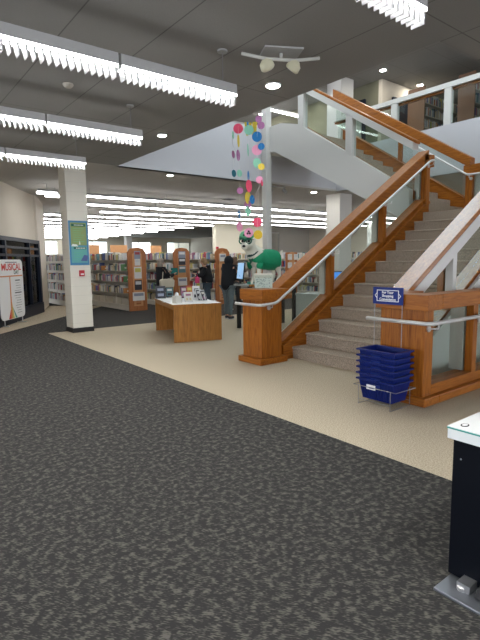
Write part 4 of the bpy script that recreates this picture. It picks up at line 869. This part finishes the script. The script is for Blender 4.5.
# ------------------------------------------------------------------ people
def person(loc, rz, label, H=1.58, coat='fabric_black', legs='denim', hair='hair_blonde', hood=False, coat_z=.74, larm=None, rarm=None, hand='skin_tone', bow=0., stride=.05, hair_len=.0, wide=1.):
    t = thing('person', label, 'person', loc, rz); s = H / 1.7
    def V(x, y, z, r): return (x * s, y * s, z * s, r * s)
    larm = larm or [(.10, .22, 1.12), (.28, .18, 1.02)]; rarm = rarm or [(.10, -.22, 1.12), (.28, -.18, 1.02)]
    P = {'pel': V(0, 0, .92, .10), 'wai': V(.01, 0, 1.08, .10), 'che': V(.01 + bow * .5, 0, 1.28, .12), 'nk0': V(bow, 0, 1.42, .07), 'nk': V(.015 + bow, 0, 1.47, .05), 'hd': V(.03 + bow * 1.2, 0, 1.57, .088), 'hd2': V(.02 + bow * 1.2, 0, 1.65, .07), 'nose': V(.125 + bow * 1.2, 0, 1.56, .014)}
    E = [('pel', 'wai'), ('wai', 'che'), ('che', 'nk0'), ('nk0', 'nk'), ('nk', 'hd'), ('hd', 'hd2'), ('hd', 'nose')]
    for q, sg_, arm in (('l', 1, larm), ('r', -1, rarm)):
        P[q + 's'] = V(bow * .9, sg_ * .17, 1.38, .06); P[q + 'e'] = V(*arm[0], .042); P[q + 'w'] = V(*arm[1], .028)
        d = (Vector(arm[1]) - Vector(arm[0])).normalized(); w = Vector(arm[1]); P[q + 'h'] = V(*(w + d * .07), .03)
        E += [('nk0', q + 's'), (q + 's', q + 'e'), (q + 'e', q + 'w'), (q + 'w', q + 'h')]
        up_ = Vector((0, 0, 1)) - d * d.z; sd_ = d.cross(Vector((0, 0, 1))).normalized()
        for j in range(4):
            f0 = w + d * .11 + sd_ * (.027 - .018 * j); f1 = f0 + d * (.05 + .008 * (1 if j in (1, 2) else 0)) - Vector((0, 0, .02))
            P[q + 'f%d' % j] = V(*f0, .009); P[q + 'g%d' % j] = V(*f1, .008); E += [(q + 'h', q + 'f%d' % j), (q + 'f%d' % j, q + 'g%d' % j)]
        tm = w + d * .06 + sd_ * .05 + Vector((0, 0, .01)); P[q + 't'] = V(*tm, .010); P[q + 't2'] = V(*(tm + d * .03), .009); E += [(q + 'h', q + 't'), (q + 't', q + 't2')]
        P[q + 'hi'] = V(0, sg_ * .09, .86, .075); P[q + 'k'] = V(.02 + sg_ * stride, sg_ * .10, .49, .06); P[q + 'a'] = V(sg_ * stride * 1.4 - .01, sg_ * .10, .09, .04); P[q + 'ft'] = V(.12 + sg_ * stride * 1.4, sg_ * .11, .035, .033)
        E += [('pel', q + 'hi'), (q + 'hi', q + 'k'), (q + 'k', q + 'a'), (q + 'a', q + 'ft')]
    skin('body', P, E, hand, t, 'pel', 1)
    # trousers
    T_ = {'pel': V(0, 0, .93, .15)}; ET = []
    for q, sg_ in (('l', 1), ('r', -1)):
        T_[q + 'hi'] = V(0, sg_ * .09, .84, .115); T_[q + 'k'] = V(.02 + sg_ * stride, sg_ * .10, .49, .082); T_[q + 'a'] = V(sg_ * stride * 1.4 - .01, sg_ * .10, .10, .066)
        ET += [('pel', q + 'hi'), (q + 'hi', q + 'k'), (q + 'k', q + 'a')]
    skin('trousers', T_, ET, legs, t, 'pel', 2)
    cz = coat_z
    C_ = {'hem': V(-.0, 0, cz, (.215)), 'wai': V(0, 0, 1.05, .185), 'che': V(bow * .5, 0, 1.27, .185), 'nk': V(bow, 0, 1.42, .105)}; EC = [('hem', 'wai'), ('wai', 'che'), ('che', 'nk')]
    C_['hem'] = (*C_['hem'][:3], (.17 * s * wide, .22 * s * wide)); C_['wai'] = (*C_['wai'][:3], (.155 * s * wide, .20 * s * wide)); C_['che'] = (*C_['che'][:3], (.155 * s * wide, .20 * s * wide))
    for q, sg_, arm in (('l', 1, larm), ('r', -1, rarm)):
        C_[q + 's'] = V(bow * .9, sg_ * .185, 1.37, .088); C_[q + 'e'] = V(*arm[0], .072); C_[q + 'w'] = V(*(Vector(arm[1]) * .95 + Vector(arm[0]) * .05), .055)
        EC += [('nk', q + 's'), (q + 's', q + 'e'), (q + 'e', q + 'w')]
    skin('coat', C_, EC, coat, t, 'che', 2)
    if hood:
        hb = MB(); hx = bow * 1.2 * s; hb.ball((hx - .01 * s, 0, 1.58 * s), (.135 * s, .125 * s, .145 * s)); hb.ball((hx - .06 * s, 0, 1.44 * s), (.12 * s, .16 * s, .08 * s)); hb.build('hood', coat, t, smooth=True)
        0 and skin('hood', {'a': V(-.04 + bow, 0, 1.38, .13), 'b': V(-.01 + bow * 1.2, 0, 1.53, .135), 'c': V(.0 + bow * 1.2, 0, 1.63, .105), 'd': V(.0 + bow * 1.2, 0, 1.69, .05)}, [('a', 'b'), ('b', 'c'), ('c', 'd')], coat, t, 'b')
    else:
        m = MB(); hx = (.005 + bow * 1.2); m.ball((hx * s, 0, 1.625 * s), (.108 * s, .10 * s, .095 * s)); m.ball(((hx - .035) * s, 0, (1.56 - hair_len / 2) * s), (.085 * s, .098 * s, (.10 + hair_len / 2) * s)); m.build('hair', hair, t, smooth=True)
    for sg_ in (1, -1):
        m = MB(); cx_ = (.05 + sg_ * stride * 1.4) * s; m.ball((cx_, sg_ * .105 * s, .05 * s), (.135 * s, .05 * s, .048 * s)); o = m.build('shoe', 'shoe', t, smooth=True)
        m = MB(); m.prism([(cx_ + .14 * s * cos(a), sg_ * .105 * s + .052 * s * sin(a)) for a in [2 * pi * i / 16 for i in range(16)]], 'z', .0, .022 * s); m.build('sole', 'sole', o)
    m = MB()
    for sg_ in (1, -1): m.ball(((.105 + bow * 1.2) * s, sg_ * .03 * s, 1.585 * s), .010 * s, 8)
    m.build('eye', 'black', t)
    return t, s
p3, s3 = person((7.45, 10.02, 0), radians(18), 'person in black hooded winter coat and jeans standing at the computer counter', H=1.62, hood=True, legs='denim_grey', larm=[(.22, .20, 1.12), (.42, .10, 1.05)], rarm=[(.20, -.26, 1.10), (.42, -.22, 1.02)], bow=.05, wide=1.18)
p2, s2_ = person((8.15, 12.0, 0), radians(150), 'blonde person in black jacket and blue jeans browsing between the shelves', H=1.60, hair='hair_blonde', legs='denim', coat_z=.86, larm=[(.20, .22, 1.14), (.38, .12, 1.20)], rarm=[(.2, -.22, 1.14), (.4, -.10, 1.08)], bow=.08)
p1, s1_ = person((6.75, 12.3, 0), radians(0), 'woman with grey-blonde hair, black jacket and cream shoulder bag facing the shelves', H=1.60, hair='hair_grey', legs='dark_trousers', coat='fabric_black', coat_z=.80, larm=[(.18, .22, 1.18), (.38, .14, 1.28)], rarm=[(.16, -.24, 1.14), (.38, -.14, 1.22)], hair_len=.1)
p4, s4_ = person((9.0, 11.75, 0), radians(60), 'person with light brown hair mostly hidden behind the hooded coat', H=1.62, hair='hair_brown', legs='dark_trousers', coat='grey_cloth', hair_len=.05)
# tote bag, held things
tb = thing('tote_bag', 'cream shoulder bag hanging at the side of the grey-haired woman', 'bag', (6.78, 12.02, .78), radians(-10))
m = MB(); m.prism([(-.20, .0), (.20, 0), (.22, .20), (.17, .24), (-.17, .24), (-.22, .20)], 'y', -.06, .06); m.build('body', 'tote_cream', tb, .03)
m = MB(); m.tube([(-.13, 0, .22), (-.08, .08, .45), (.0, .14, .52), (.08, .08, .45), (.13, 0, .22)], .012, 8); m.build('strap', 'tote_cream', tb, smooth=True)
h = thing('book', 'green and teal book held by the grey-haired woman', 'book', (7.19, 12.30, 1.12), .3); bx(-.01, .02, -.12, .12, 0, .2).build('cover', 'teal_cloth', h)
h = thing('handbag', 'pink bag held in front by the blonde person', 'bag', (7.78, 11.98, .86), .8); bx(-.08, .08, -.06, .06, 0, .18).build('body', 'book2', h, .02); m = MB(); m.tube([(-.05, 0, .17), (-.03, 0, .26), (.03, 0, .26), (.05, 0, .17)], .008, 6); m.build('handle', 'book2', h)
plain('pink_bag', (.65, .05, .18), .6)
for c in h.children: c.data.materials[0] = MATS['pink_bag']
